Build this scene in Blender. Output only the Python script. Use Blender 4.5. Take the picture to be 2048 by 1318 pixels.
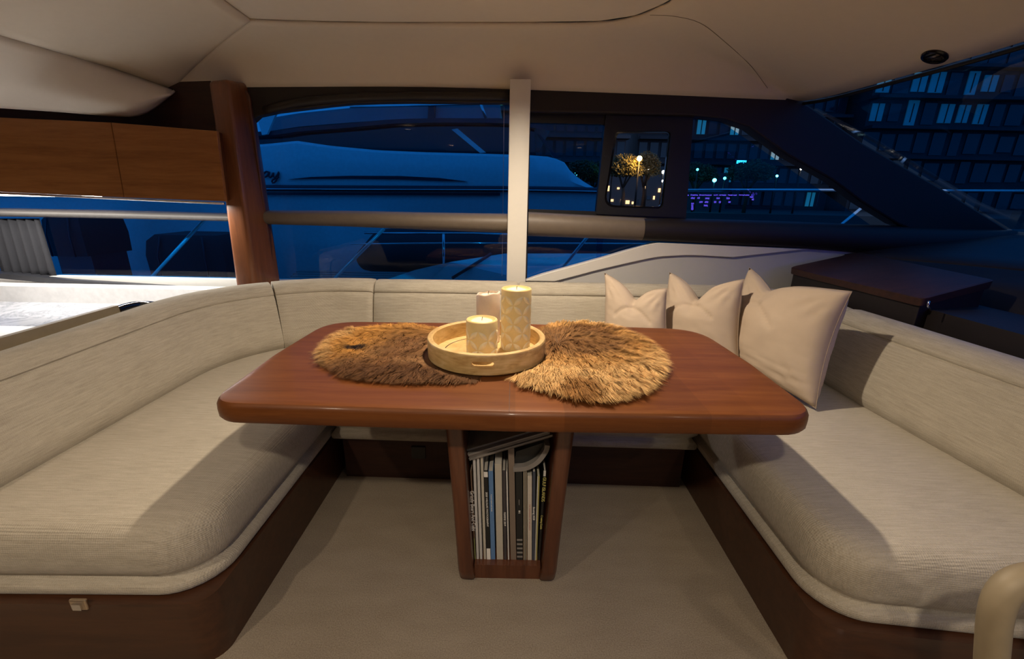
import bpy, bmesh, math, random
from mathutils import Vector, Matrix, noise
random.seed(7)
R = math.radians
for o in list(bpy.data.objects): bpy.data.objects.remove(o)
S = bpy.context.scene
C = S.collection

# ------------------------------------------------------------ camera
F, PITCH, ROLL, EYE = 860., R(17.1), R(1.1), 1.2
cam = bpy.data.cameras.new('camera'); camo = bpy.data.objects.new('camera', cam); C.objects.link(camo)
cam.sensor_width = 36; cam.lens = F / 2048 * 36; cam.clip_start = .02; cam.clip_end = 500
fw = Vector((0, math.cos(PITCH), -math.sin(PITCH))); up = Vector((0, math.sin(PITCH), math.cos(PITCH))); rt = Vector((1, 0, 0))
rc = rt * math.cos(ROLL) + up * math.sin(ROLL); uc = up * math.cos(ROLL) - rt * math.sin(ROLL)
m = Matrix((rc, uc, -fw)).transposed().to_4x4(); m.translation = (0, 0, EYE); camo.matrix_world = m
S.camera = camo

def at(px, py, X=None, Y=None, z=None):
    """the point of a real plane (x=, y= or z=) seen at a pixel of the photograph"""
    u = px - 1024; v = py - 659
    a = u * math.cos(ROLL) + v * math.sin(ROLL); b = -u * math.sin(ROLL) + v * math.cos(ROLL)
    d = Vector((a, F * math.cos(PITCH) - b * math.sin(PITCH), -F * math.sin(PITCH) - b * math.cos(PITCH)))
    t = X / d.x if X is not None else Y / d.y if Y is not None else (z - EYE) / d.z
    return Vector((0, 0, EYE)) + d * t

# ------------------------------------------------------------ world, exposure, lights
W = bpy.data.worlds.new('dusk'); S.world = W; W.use_nodes = True
bg = W.node_tree.nodes['Background']; bg.inputs[0].default_value = (.17, .34, .72, 1); bg.inputs[1].default_value = .75
S.view_settings.view_transform = 'Standard'; S.view_settings.look = 'None'; S.view_settings.gamma = 1
S.view_settings.use_curve_mapping = False; S.view_settings.exposure = 0

def light(name, kind, loc, energy, col, **k):
    l = bpy.data.lights.new(name, kind); l.energy = energy; l.color = col
    rot = k.pop('rot', (0, 0, 0))
    for a, b in k.items(): setattr(l, a, b)
    o = bpy.data.objects.new(name, l); C.objects.link(o); o.location = loc; o.rotation_euler = rot
    return o
WARM = (1, .84, .65)
SPOTS = [(.02, 1.62, 112), (.0, -.35, 74), (-1.3, -.3, 44), (1.3, -.6, 24), (-1.0, -1.9, 38), (1.0, -1.9, 38)]  # all after the first two are added for general fill
CEIL = 1.95
for i, (x, y, e) in enumerate(SPOTS):
    light('downlight_beam', 'SPOT', (x, y, CEIL - .012), e, WARM, spot_size=R(150), spot_blend=.9, shadow_soft_size=.028)
light('galley_strip_light', 'AREA', (-2.35, 2.36, 1.13), 18, (1, .96, .9), shape='RECTANGLE', size=1.5, size_y=.03)

# ------------------------------------------------------------ materials
def nodes(name):
    m = bpy.data.materials.new(name); m.use_nodes = True
    return m, m.node_tree, m.node_tree.nodes['Principled BSDF']
def tc(nt, scale=(1, 1, 1), rot=(0, 0, 0)):
    t = nt.nodes.new('ShaderNodeTexCoord'); mp = nt.nodes.new('ShaderNodeMapping')
    mp.inputs['Scale'].default_value = scale; mp.inputs['Rotation'].default_value = rot
    nt.links.new(t.outputs['Object'], mp.inputs[0]); return mp.outputs[0]
def noi(nt, vec, scale, detail=3, rough=.55, dist=0):
    n = nt.nodes.new('ShaderNodeTexNoise'); nt.links.new(vec, n.inputs['Vector'])
    n.inputs['Scale'].default_value = scale; n.inputs['Detail'].default_value = detail
    n.inputs['Roughness'].default_value = rough; n.inputs['Distortion'].default_value = dist; return n.outputs['Fac']
def ramp(nt, fac, *stops):
    r = nt.nodes.new('ShaderNodeValToRGB'); nt.links.new(fac, r.inputs[0]); e = r.color_ramp.elements
    while len(e) < len(stops): e.new(.5)
    for q, (p, c) in zip(e, stops): q.position = p; q.color = (*c, 1)
    return r.outputs[0]
def math_(nt, op, a, b=None):
    n = nt.nodes.new('ShaderNodeMath'); n.operation = op
    for i, x in enumerate((a, b)):
        if x is None: continue
        if isinstance(x, (int, float)): n.inputs[i].default_value = x
        else: nt.links.new(x, n.inputs[i])
    return n.outputs[0]
def bump(nt, b, h, strength, dist=.002):
    n = nt.nodes.new('ShaderNodeBump'); n.inputs['Strength'].default_value = strength; n.inputs['Distance'].default_value = dist
    nt.links.new(h, n.inputs['Height']); nt.links.new(n.outputs[0], b.inputs['Normal'])
def plain(name, col, rough=.5, metal=0, emit=None, es=1, coat=0, spec=.5, var=.05):
    m, nt, b = nodes(name)
    n = noi(nt, tc(nt), 30, 2)
    nt.links.new(ramp(nt, n, (.3, tuple(c * (1 - var) for c in col)), (.7, tuple(min(1, c * (1 + var)) for c in col))), b.inputs['Base Color'])
    b.inputs['Roughness'].default_value = rough; b.inputs['Metallic'].default_value = metal
    b.inputs['Coat Weight'].default_value = coat; b.inputs['Specular IOR Level'].default_value = spec
    if emit: b.inputs['Emission Color'].default_value = (*emit, 1); b.inputs['Emission Strength'].default_value = es
    return m
def wood(name, dark, mid, lite, grain='x', rough=.3, bands=False, coat=.3):
    m, nt, b = nodes(name)
    sc = {'x': (1.2, 14, 14), 'y': (14, 1.2, 14), 'z': (14, 14, 1.2)}[grain]
    v = tc(nt, sc)
    n = noi(nt, v, 2.2, 5, .6, .6); f = noi(nt, v, 14, 3, .7)
    mix = math_(nt, 'ADD', math_(nt, 'MULTIPLY', n, .75), math_(nt, 'MULTIPLY', f, .25))
    col = ramp(nt, mix, (.32, dark), (.5, mid), (.68, lite))
    if bands:
        s = nt.nodes.new('ShaderNodeSeparateXYZ'); nt.links.new(tc(nt), s.inputs[0])
        cell = math_(nt, 'FLOOR', math_(nt, 'MULTIPLY', math_(nt, 'ADD', s.outputs[0], 3.0), 8.3))
        wn = nt.nodes.new('ShaderNodeTexWhiteNoise'); wn.noise_dimensions = '1D'; nt.links.new(cell, wn.inputs['W'])
        # only the right-hand leaf shows its veneer strips
        right = math_(nt, 'GREATER_THAN', s.outputs[0], .0)
        k = math_(nt, 'ADD', math_(nt, 'MULTIPLY', math_(nt, 'MULTIPLY', wn.outputs['Value'], right), .5), math_(nt, 'MULTIPLY', right, -.2))
        hv = nt.nodes.new('ShaderNodeHueSaturation'); nt.links.new(col, hv.inputs['Color'])
        nt.links.new(math_(nt, 'ADD', k, 1.0), hv.inputs['Value']); col = hv.outputs[0]
    nt.links.new(col, b.inputs['Base Color']); b.inputs['Roughness'].default_value = rough
    b.inputs['Coat Weight'].default_value = coat; b.inputs['Coat Roughness'].default_value = .12
    bump(nt, b, f, .06, .001); return m
def fabric(name, c0, c1, streak='z', weave=.5, pitch=.0045):
    m, nt, b = nodes(name)
    sc = {'z': (13, 13, 190), 'y': (13, 170, 60), 'x': (170, 13, 60)}[streak]
    slub = noi(nt, tc(nt, sc), 1, 4, .7); mott = noi(nt, tc(nt), 9, 3); fine = noi(nt, tc(nt), 420, 1)
    a = math_(nt, 'ADD', math_(nt, 'MULTIPLY', slub, .6), math_(nt, 'ADD', math_(nt, 'MULTIPLY', mott, .15), math_(nt, 'MULTIPLY', fine, .25)))
    nt.links.new(ramp(nt, a, (.33, c0), (.62, c1)), b.inputs['Base Color'])
    s = nt.nodes.new('ShaderNodeSeparateXYZ'); nt.links.new(tc(nt), s.inputs[0])
    k = 2 * math.pi / pitch; w = None
    for i, kk in enumerate((k, k, k)):
        q = math_(nt, 'SINE', math_(nt, 'MULTIPLY', s.outputs[i], kk)); w = q if w is None else math_(nt, 'ADD', w, q)
    h = math_(nt, 'ADD', math_(nt, 'MULTIPLY', w, .3), math_(nt, 'ADD', math_(nt, 'MULTIPLY', slub, 1.2), fine))
    bump(nt, b, h, weave, .0012)
    b.inputs['Roughness'].default_value = .95; b.inputs['Specular IOR Level'].default_value = .15
    b.inputs['Sheen Weight'].default_value = .15
    return m
def glass(name, tint):
    m, nt, b = nodes(name); nt.nodes.remove(b); out = nt.nodes['Material Output']
    t = nt.nodes.new('ShaderNodeBsdfTransparent'); t.inputs[0].default_value = (*[c ** .5 for c in tint], 1)
    g = nt.nodes.new('ShaderNodeBsdfGlossy'); g.inputs['Roughness'].default_value = .004
    fr = nt.nodes.new('ShaderNodeFresnel'); fr.inputs[0].default_value = 1.45
    geo = nt.nodes.new('ShaderNodeNewGeometry'); ff = math_(nt, 'MULTIPLY', math_(nt, 'MULTIPLY', fr.outputs[0], math_(nt, 'SUBTRACT', 1.0, geo.outputs['Backfacing'])), 1.0)
    fac = math_(nt, 'MINIMUM', ff, 1.0)
    mx = nt.nodes.new('ShaderNodeMixShader'); nt.links.new(fac, mx.inputs[0]); nt.links.new(t.outputs[0], mx.inputs[1]); nt.links.new(g.outputs[0], mx.inputs[2])
    nt.links.new(mx.outputs[0], out.inputs[0]); return m
def emissive(name, col, s): return plain(name, tuple(min(1, c) for c in col), .5, emit=col, es=s)

M = {}
M['table'] = wood('mahogany_table', (.105, .030, .0065), (.14, .043, .0095), (.175, .058, .0135), 'x', .42, True, .08)
M['table'].node_tree.nodes['Principled BSDF'].inputs['Specular IOR Level'].default_value = .22
M['mahogany'] = wood('mahogany', (.060, .018, .008), (.095, .030, .012), (.13, .044, .018), 'z', .35)
M['cherry'] = wood('cherry_doors', (.22, .078, .018), (.31, .118, .030), (.38, .15, .042), 'x', .38)
M['pillarwood'] = wood('cherry_pillar', (.13, .043, .014), (.185, .062, .021), (.23, .08, .028), 'z', .38)
M['darkwood'] = wood('dark_mahogany', (.028, .010, .006), (.045, .016, .009), (.062, .022, .012), 'x', .55, coat=0)
M['basewood'] = wood('base_mahogany', (.036, .012, .0045), (.055, .019, .007), (.075, .027, .010), 'x', .4)
M['fab_back'] = fabric('linen_back', (.34, .30, .23), (.485, .435, .345), 'z', .35)
M['fab_seat'] = fabric('linen_seat', (.35, .308, .235), (.485, .432, .345), 'y', .6, .0055)
M['pillow'] = plain('pillow_cotton', (.50, .395, .295), .85, spec=.15, var=.012)
M['seam'] = plain('pillow_seam', (.36, .28, .21), .9, spec=.1)
M['leather'] = plain('cream_headliner', (.78, .69, .565), .6, spec=.3, var=.01)
M['leather2'] = plain('cream_panel', (.80, .72, .61), .55, spec=.3, var=.01)
M['white'] = plain('cream_lacquer', (.80, .76, .67), .45, var=.01)
M['offwhite'] = plain('pale_fascia', (.60, .585, .54), .5, var=.01)
M['railgrey'] = plain('grey_rail', (.085, .078, .072), .5)
M['slate'] = plain('slate_sill', (.018, .019, .024), .5)
M['taupe'] = plain('taupe_leather', (.16, .125, .092), .5)
M['char'] = plain('charcoal_trim', (.024, .019, .016), .55)
M['black'] = plain('black_rubber', (.006, .006, .007), .5)
M['gloss_black'] = plain('gloss_black', (.006, .006, .008), .12, coat=.5)
M['brownblack'] = plain('brown_black_leather', (.014, .009, .008), .55)
M['rail'] = plain('beige_leather_rail', (.27, .215, .135), .55)
M['satin'] = plain('satin_steel_tube', (.85, .86, .88), .3, .35)
M['chrome'] = plain('polished_steel', (.75, .75, .76), .12, 1)
M['brass'] = plain('satin_nickel', (.72, .60, .47), .3, 1)
M['glass'] = glass('blue_tinted_glass', (.03, .38, .70))
M['clear'] = glass('clear_glass', (.85, .88, .9))
M['carpet'] = None
def carpet():
    m, nt, b = nodes('wool_carpet'); n = noi(nt, tc(nt), 260, 3, .8); n2 = noi(nt, tc(nt, (1, 3, 1)), 5, 3)
    a = math_(nt, 'ADD', math_(nt, 'MULTIPLY', n, .8), math_(nt, 'MULTIPLY', n2, .2))
    nt.links.new(ramp(nt, a, (.36, (.22, .175, .125)), (.64, (.36, .30, .225))), b.inputs['Base Color'])
    b.inputs['Roughness'].default_value = .95; b.inputs['Specular IOR Level'].default_value = .1; bump(nt, b, n, .7, .003); return m
M['carpet'] = carpet()
def marble():
    m, nt, b = nodes('white_marble'); n = noi(nt, tc(nt, (1.4, 1, 1), (0, 0, .7)), 3.2, 6, .62, 2.2)
    nt.links.new(ramp(nt, n, (.44, (.40, .41, .44)), (.495, (.24, .25, .29)), (.53, (.42, .43, .46))), b.inputs['Base Color'])
    b.inputs['Roughness'].default_value = .15; return m
M['marble'] = marble()
M['lacquer_white'] = plain('white_lacquer', (.80, .78, .75), .3)
M['hull'] = plain('white_gelcoat', (.78, .79, .80), .2, coat=.3)
M['hullwin'] = plain('dark_boat_glazing', (.006, .010, .02), .08, coat=.4)
M['navy'] = plain('navy_shade_paint', (.02, .028, .045), .35)
M['grey_blue'] = plain('weathered_grey_paint', (.26, .28, .32), .4)
M['teak'] = plain('wet_teak', (.20, .18, .17), .45)
M['deckgrey'] = plain('grey_canvas', (.03, .03, .036), .75)

# ------------------------------------------------------------ mesh helpers
def link(name, me, mat, parent=None, smooth=False):
    o = bpy.data.objects.new(name, me); C.objects.link(o); o.parent = parent
    if mat is not None and not me.materials: me.materials.append(mat)
    if smooth:
        for p in me.polygons: p.use_smooth = True
        if smooth is not True: me.set_sharp_from_angle(angle=R(smooth))
    return o
def mesh(name, v, f, mat, parent=None, smooth=False, fix=True):
    me = bpy.data.meshes.new(name); me.from_pydata([tuple(q) for q in v], [], f)
    if fix:
        bm = bmesh.new(); bm.from_mesh(me); bmesh.ops.remove_doubles(bm, verts=bm.verts, dist=1e-6)
        bmesh.ops.recalc_face_normals(bm, faces=bm.faces); bm.to_mesh(me); bm.free()
    return link(name, me, mat, parent, smooth)
def empty(name, loc=(0, 0, 0), rz=0):
    o = bpy.data.objects.new(name, None); C.objects.link(o); o.location = loc; o.rotation_euler = (0, 0, rz); o.empty_display_size = .05; return o
def tag(o, label=None, cat=None, group=None, kind=None):
    if label: o['label'] = label
    if cat: o['category'] = cat
    if group: o['group'] = group
    if kind: o['kind'] = kind
    return o
def base_at(o, loc):
    """put a thing's origin at its base without moving its parts"""
    o.location = loc
    for c in o.children: c.location = c.location - Vector(loc)
class MB:
    def __init__(s): s.v = []; s.f = []
    def add(s, v, f):
        n = len(s.v); s.v += [Vector(q) for q in v]; s.f += [tuple(i + n for i in q) for q in f]; return s
    def box(s, c, d, rot=None, taper=1):
        x, y, z = d[0] / 2, d[1] / 2, d[2] / 2
        vs = [Vector((a * x * (taper if e > 0 else 1), b * y * (taper if e > 0 else 1), e * z)) for e in (-1, 1) for a, b in ((-1, -1), (1, -1), (1, 1), (-1, 1))]
        if rot is not None: vs = [rot @ q for q in vs]
        return s.add([q + Vector(c) for q in vs], [(3, 2, 1, 0), (4, 5, 6, 7), (0, 1, 5, 4), (1, 2, 6, 5), (2, 3, 7, 6), (3, 0, 4, 7)])
    def tube(s, pts, r, n=10, cap=True):
        pts = [Vector(p) for p in pts]; rings = []
        up_ = Vector((0, 0, 1)); prev = None
        for i, p in enumerate(pts):
            t = ((pts[min(i + 1, len(pts) - 1)] - pts[max(i - 1, 0)])).normalized()
            if prev is None:
                a = t.cross(up_ if abs(t.z) < .95 else Vector((1, 0, 0))).normalized()
            else: a = (prev - t * prev.dot(t)).normalized()
            prev = a; b = t.cross(a); rr = r[i] if isinstance(r, (list, tuple)) else r
            rings.append([p + (a * math.cos(2 * math.pi * k / n) + b * math.sin(2 * math.pi * k / n)) * rr for k in range(n)])
        return s.loft(rings, cap)
    def loft(s, rings, cap=True, closed=True):
        n = len(rings[0]); v = [q for r_ in rings for q in r_]; f = []
        for i in range(len(rings) - 1):
            for k in range(n if closed else n - 1):
                k2 = (k + 1) % n; f.append((i * n + k, i * n + k2, (i + 1) * n + k2, (i + 1) * n + k))
        if cap: f += [tuple(range(n)), tuple(range((len(rings) - 1) * n, len(rings) * n))]
        return s.add(v, f)
    def lathe(s, prof, c=(0, 0, 0), n=40, capb=True, capt=True):
        rings = [[Vector((c[0] + r_ * math.cos(2 * math.pi * k / n), c[1] + r_ * math.sin(2 * math.pi * k / n), c[2] + z)) for k in range(n)] for r_, z in prof]
        s.loft(rings, False); b = len(s.v) - len(rings) * n
        if capb: s.f.append(tuple(range(b, b + n)))
        if capt: s.f.append(tuple(range(len(s.v) - n, len(s.v))))
        return s
    def build(s, name, mat, parent=None, smooth=False): return mesh(name, s.v, s.f, mat, parent, smooth)
def bevel(o, w=.004, seg=2, ang=35):
    b = o.modifiers.new('b', 'BEVEL'); b.width = w; b.segments = seg; b.limit_method = 'ANGLE'; b.angle_limit = R(ang); return o
def slab(name, pts, depth, mat, parent=None, back=Vector((0, 1, 0)), bev=0, smooth=False):
    """a polygon of 3D points given a real thickness"""
    bm = bmesh.new(); vs = [bm.verts.new(p) for p in pts]; f = bm.faces.new(vs)
    ex = bmesh.ops.extrude_face_region(bm, geom=[f]); nv = [g for g in ex['geom'] if isinstance(g, bmesh.types.BMVert)]
    bmesh.ops.translate(bm, verts=nv, vec=back.normalized() * depth)
    big = [g for g in bm.faces if len(g.verts) > 4]
    bmesh.ops.triangulate(bm, faces=big); bmesh.ops.recalc_face_normals(bm, faces=bm.faces)
    me = bpy.data.meshes.new(name); bm.to_mesh(me); bm.free(); o = link(name, me, mat, parent, smooth)
    if bev: bevel(o, bev, 2, 50)
    return o
def ppts(px, Y=None, z=None): return [at(a, b, Y=Y, z=z) for a, b in px]
def resample(pts, n):
    pts = [Vector(p) for p in pts]; L = [0]
    for a, b in zip(pts, pts[1:]): L.append(L[-1] + (b - a).length)
    out = []
    for i in range(n):
        d = L[-1] * i / (n - 1); k = 0
        while k < len(L) - 2 and L[k + 1] < d: k += 1
        t = (d - L[k]) / max(1e-9, L[k + 1] - L[k]); out.append(pts[k].lerp(pts[k + 1], t))
    return out
def smoothline(pts, n):
    pts = [Vector(p) for p in pts]; P = [2 * pts[0] - pts[1]] + pts + [2 * pts[-1] - pts[-2]]; out = []
    for i in range(1, len(P) - 2):
        for k in range(8):
            t = k / 8; a, b, c, d = P[i - 1:i + 3]
            out.append(.5 * ((2 * b) + (c - a) * t + (2 * a - 5 * b + 4 * c - d) * t * t + (3 * b - a - 3 * c + d) * t ** 3))
    out.append(pts[-1]); return resample(out, n)
def ruled(name, A, B, mat, n=60, rows=10, bulge=None, parent=None, thick=.012, smooth_in=True):
    """smooth sheet between two 3D lines, with thickness"""
    a = smoothline(A, n) if smooth_in else resample(A, n); b = smoothline(B, n) if smooth_in else resample(B, n); v = []
    for j in range(rows + 1):
        t = j / rows
        for i in range(n):
            q = a[i].lerp(b[i], t)
            if bulge is not None: q = q + (bulge(i / (n - 1)) if callable(bulge) else bulge) * math.sin(math.pi * t)
            v.append(q)
    f = [(j * n + i, j * n + i + 1, (j + 1) * n + i + 1, (j + 1) * n + i) for j in range(rows) for i in range(n - 1)]
    o = mesh(name, v, f, mat, parent, True)
    s = o.modifiers.new('s', 'SOLIDIFY'); s.thickness = thick; s.offset = 0
    return o
def roundpoly(pts, r, n=6, circ=False):
    """2D polygon with rounded corners; r per corner or one"""
    out = []; N = len(pts)
    for i in range(N):
        p = Vector(pts[i]); a = Vector(pts[i - 1]) - p; b = Vector(pts[(i + 1) % N]) - p
        rr = r[i] if isinstance(r, (list, tuple)) else r
        if rr <= 0: out.append(p); continue
        ang = a.angle(b); d = min(rr / math.tan(ang / 2), a.length * .48, b.length * .48)
        p0 = p + a.normalized() * d; p1 = p + b.normalized() * d
        for k in range(n + 1):
            t = k / n; q = (1 - t) ** 2 * p0 + 2 * t * (1 - t) * p + t * t * p1
            if circ: w = math.sin(ang / 2); q = ((1 - t) ** 2 * p0 + 2 * t * (1 - t) * w * p + t * t * p1) / ((1 - t) ** 2 + 2 * t * (1 - t) * w + t * t)
            out.append(q)
    return out
def inset(pts, d):
    N = len(pts); out = []
    area = sum(pts[i][0] * pts[(i + 1) % N][1] - pts[(i + 1) % N][0] * pts[i][1] for i in range(N)); s = 1 if area > 0 else -1
    for i in range(N):
        a = (Vector(pts[i]) - Vector(pts[i - 1])); b = (Vector(pts[(i + 1) % N]) - Vector(pts[i]))
        if a.length < 1e-7: a = b
        if b.length < 1e-7: b = a
        na = Vector((-a.y, a.x)).normalized() * s; nb = Vector((-b.y, b.x)).normalized() * s
        nn = (na + nb).normalized(); k = d / max(.35, nn.dot(na)); out.append(Vector(pts[i]) + nn * k)
    return out
def stacked(name, outline, prof, mat, parent=None, smooth=True, crown=0):
    """solid from a plan outline and (inset, z) rings"""
    rings = [[Vector((q[0], q[1], z)) for q in inset(outline, d)] for d, z in prof]
    mb = MB(); mb.loft(rings, False); n = len(outline)
    mb.f.append(tuple(range(n)))
    b = (len(rings) - 1) * n; c = sum(rings[-1], Vector()) / n; ci = len(mb.v); prev = list(range(b, b + n))
    for t in (.75, .45, .2):
        st = len(mb.v)
        for q in rings[-1]: mb.v.append(c.lerp(q, t) + Vector((0, 0, crown * (1 - t * t))))
        cur = list(range(st, st + n))
        for k in range(n): mb.f.append((prev[k], prev[(k + 1) % n], cur[(k + 1) % n], cur[k]))
        prev = cur
    mb.f.append(tuple(prev))
    return mb.build(name, mat, parent, smooth)
def text(name, s, size, mat, parent, loc, X=Vector((0, 0, -1)), Yv=Vector((1, 0, 0)), depth=.0002, shear=0, align='LEFT', wide=1):
    cu = bpy.data.curves.new(name, 'FONT'); cu.body = s; cu.size = size; cu.extrude = depth; cu.shear = shear; cu.align_x = align; cu.align_y = 'CENTER'; cu.resolution_u = 3
    o = bpy.data.objects.new(name, cu); C.objects.link(o); bpy.context.view_layer.update()
    me = bpy.data.meshes.new_from_object(o); bpy.data.objects.remove(o); 
    mt = Matrix((X * wide, Yv, X.cross(Yv))).transposed().to_4x4(); mt.translation = loc; me.transform(mt)
    me.materials.clear(); return link(name, me, mat, parent)

# ================================================================ STRUCTURE
def structure(o): o['kind'] = 'structure'; return o
# floor
o = MB().box((-.2, -.1, -.02), (7.6, 5.8, .04)).build('floor', M['carpet']); structure(o)

YW = 2.60
# ---- headliner
corner = at(345, 178, Y=YW)
rowA = ppts([(500, 40), (600, 44), (760, 47), (900, 47), (1060, 47), (1200, 45), (1270, 34), (1320, 14), (1345, 0), (1400, -60), (1440, -160)], z=CEIL)
rowB = [corner] + ppts([(420, 176), (500, 174), (800, 173), (1020, 178), (1300, 188), (1540, 198), (1600, 200)], Y=YW) + ppts([(1660, 190), (1800, 152), (2048, 80), (2400, -40), (2700, -150)], z=1.72)
coving = ruled('ceiling', rowA, rowB, M['leather'], 110, 12, lambda s: Vector((0, .05, .05)) if s < .6 else Vector((0.02, .04, .05)))
structure(coving)
# flat centre panel above
rec = rowA + [Vector((.9, -2.8, CEIL)), Vector((-1.2, -2.8, CEIL)), at(300, -140, z=CEIL), at(445, 0, z=CEIL)]
structure(slab('ceiling', [p + Vector((0, 0, .006)) for p in rec], .02, M['leather2'], back=Vector((0, 0, 1))))
structure(MB().box((-1.05, -.4, 2.02), (5.3, 6.2, .04)).build('ceiling', M['leather2']))
structure(MB().box((-1.15, 2.72, 1.91), (5.5, .04, .24)).build('wall_back', M['offwhite']))  # added outside to block the light leak between window wall and roof
# left panels
seamA = [corner, at(230, 137, z=1.78), at(120, 104, z=1.80), at(0, 68, z=1.80), at(-200, 5, z=1.80), at(-420, -60, z=1.80)]
lineC = ppts([(500, 40), (445, 0), (380, -60), (300, -140), (180, -230), (50, -330)], z=CEIL)
structure(ruled('ceiling', lineC, seamA, M['leather'], 60, 12, lambda s: Vector((0, .05, .05)).lerp(Vector((-.01, 0, .02)), min(1, s * 3)), smooth_in=False))
botE = [at(349, 181, Y=2.58), at(332, 196, Y=2.55), at(310, 214, Y=2.5), at(285, 228, Y=2.45), at(262, 232, Y=2.42), at(200, 229, Y=2.38), at(120, 222, Y=2.34), at(0, 214, Y=2.3), at(-300, 196, Y=2.2), at(-600, 170, Y=2.1)]
structure(ruled('ceiling', [p - Vector((0, 0, .004)) for p in seamA], botE, M['leather2'], 50, 12, Vector((.03, -.075, -.035)), smooth_in=False))
# seam in the headliner at the right
bpy.context.view_layer.update(); sm = []
for a, b in ((1300, 30), (1345, 32), (1400, 46), (1450, 84), (1500, 130), (1535, 176)):
    o_ = Vector((0, 0, EYE)); h_, l_, n_, _ = coving.ray_cast(o_, (at(a, b, Y=2) - o_).normalized())
    if h_: sm.append(l_ - Vector((0, .001, .0005)))
structure(MB().tube(smoothline(sm, 30), .0013, 6).build('trim_17', M['rail'], smooth=True))
# ---- walls out of frame
structure(MB().box((-3.95, -.2, 1.0), (.06, 5.8, 2.1)).build('wall_left', M['cherry']))
structure(MB().box((0, -2.95, 1.0), (7.9, .06, 2.1)).build('wall_rear', M['darkwood']))
structure(MB().box((3.35, -.2, .45), (.06, 5.8, .9)).build('wall_right', M['brownblack']))
# lower back wall below the windows, behind the sofa
structure(MB().box((-1.0, 2.66, .28), (5.9, .08, .8)).build('wall_back', M['offwhite']))
structure(MB().box((2.6, 2.66, .40), (1.5, .08, .86)).build('wall_back', M['brownblack']))
# pale fascia under the right window
fas = ppts([(1046, 562), (1084, 549), (1211, 514), (1307, 485), (1460, 491), (1620, 498), (1790, 506)], Y=YW) 
fas2 = fas + [Vector((fas[-1].x, YW, .5)), Vector((fas[0].x, YW, .5))]
structure(slab('wall_back', fas2, .05, M['offwhite']))
trim_out = ppts([(1046, 562), (1084, 549), (1211, 514), (1307, 485), (1340, 486), (1400, 488.5), (1620, 498)], Y=YW - .014)
trim_in = ppts([(1110, 563), (1160, 550), (1202, 539), (1300, 517), (1339, 512.5), (1390, 511), (1466, 515)], Y=YW - .014)
tr = resample(trim_out, 24) + list(reversed(smoothline(trim_in, 24)))
structure(slab('trim_1', tr, .014, M['white'], bev=.004))
structure(MB().tube([p + Vector((0, .016, -.004)) for p in smoothline(trim_in, 40)], .0025, 6).build('trim_2', M['rail'], smooth=True))

# headers, pillar, mid rail
hl = ppts([(452, 168), (700, 165), (1024, 170), (1024, 206), (819, 204), (755, 205), (700, 207), (659, 211), (600, 218), (551, 224), (514, 232), (500, 245), (458, 200)], Y=YW)
structure(slab('trim_3', hl, .06, M['char'], bev=.006))
hr = ppts([(1056, 168), (1300, 176), (1608, 192), (1612, 206), (1725, 285), (1890, 380), (2008, 453), (2300, 640), (1950, 560), (1840, 466), (1795, 448), (1725, 405), (1665, 360), (1575, 310), (1500, 255), (1450, 238), (1380, 231), (1200, 226), (1056, 224)], Y=YW)
structure(slab('trim_4', hr, .10, M['brownblack'], bev=.01))
# rounded roller moulding along the header
structure(MB().tube([p + Vector((0, -.004, 0)) for p in smoothline(ppts([(530, 222), (600, 205), (700, 196), (819, 192), (1016, 193)], Y=YW), 30)], .022, 10).build('trim_5', M['char'], smooth=True))
# galley/saloon pillar
def hexa(name, fr, bk, mat, bev=.01, seg=3):
    o = MB().add(list(fr) + list(bk), [(0, 1, 2, 3), (7, 6, 5, 4), (0, 4, 5, 1), (1, 5, 6, 2), (2, 6, 7, 3), (3, 7, 4, 0)]).build(name, mat); bevel(o, bev, seg, 30)
    for p in o.data.polygons: p.use_smooth = True
    return o
pf = [at(414, 160, Y=2.42), at(456, 158, Y=2.42), at(520, 640, Y=2.42), at(480, 640, Y=2.42)]
pb = [p + Vector((0, .22, 0)) for p in pf]; pb[1] = at(500, 165, Y=2.64); pb[2] = at(575, 640, Y=2.64)
structure(hexa('trim_6', pf, pb, M['pillarwood'], .022, 4))
pj = [at(478, 165, Y=2.57), at(516, 190, Y=2.57), at(562, 640, Y=2.57), at(520, 640, Y=2.57)]
pk = [at(478, 165, Y=2.67), at(506, 190, Y=2.67), at(572, 640, Y=2.67), at(520, 640, Y=2.67)]; pj[1] = at(500, 190, Y=2.57); pj[2] = at(560, 640, Y=2.57)
structure(hexa('trim_7', pj, pk, M['mahogany'], .012))
# mid rail (padded bar), left and right of the white post
def rail(name, top, bot, Y, mat, bulge=.05):
    a = smoothline(ppts(top, Y=Y), 30); b = smoothline(ppts(bot, Y=Y), 30); rings = []
    for p, q in zip(a, b):
        c = (p + q) / 2; h = (p - q).length / 2
        rings.append([Vector((c.x, Y + .04 - (bulge + .04) * max(0, math.sin(t)) ** .6 if t <= math.pi else Y + .07, c.z + h * math.cos(t))) for t in [math.pi * k / 10 for k in range(11)] + [math.pi * 1.25, math.pi * 1.75]])
    return MB().loft(rings).build(name, mat, smooth=40)
structure(rail('trim_8', [(530, 421), (700, 422), (819, 424.5), (1018, 428)], [(530, 449), (700, 454), (819, 459), (1018, 467)], YW, M['taupe']))
structure(rail('trim_9', [(1056, 424), (1170, 430), (1291, 436)], [(1056, 473), (1170, 477), (1291, 482)], YW, M['taupe']))
structure(rail('trim_10', [(1285, 436), (1450, 440), (1620, 446), (1850, 456), (2300, 470)], [(1285, 482), (1450, 490), (1620, 498), (1850, 515), (2300, 545)], YW, M['brownblack'], .055))  # right stretch in darker leather, standing in for the light falling off
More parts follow.
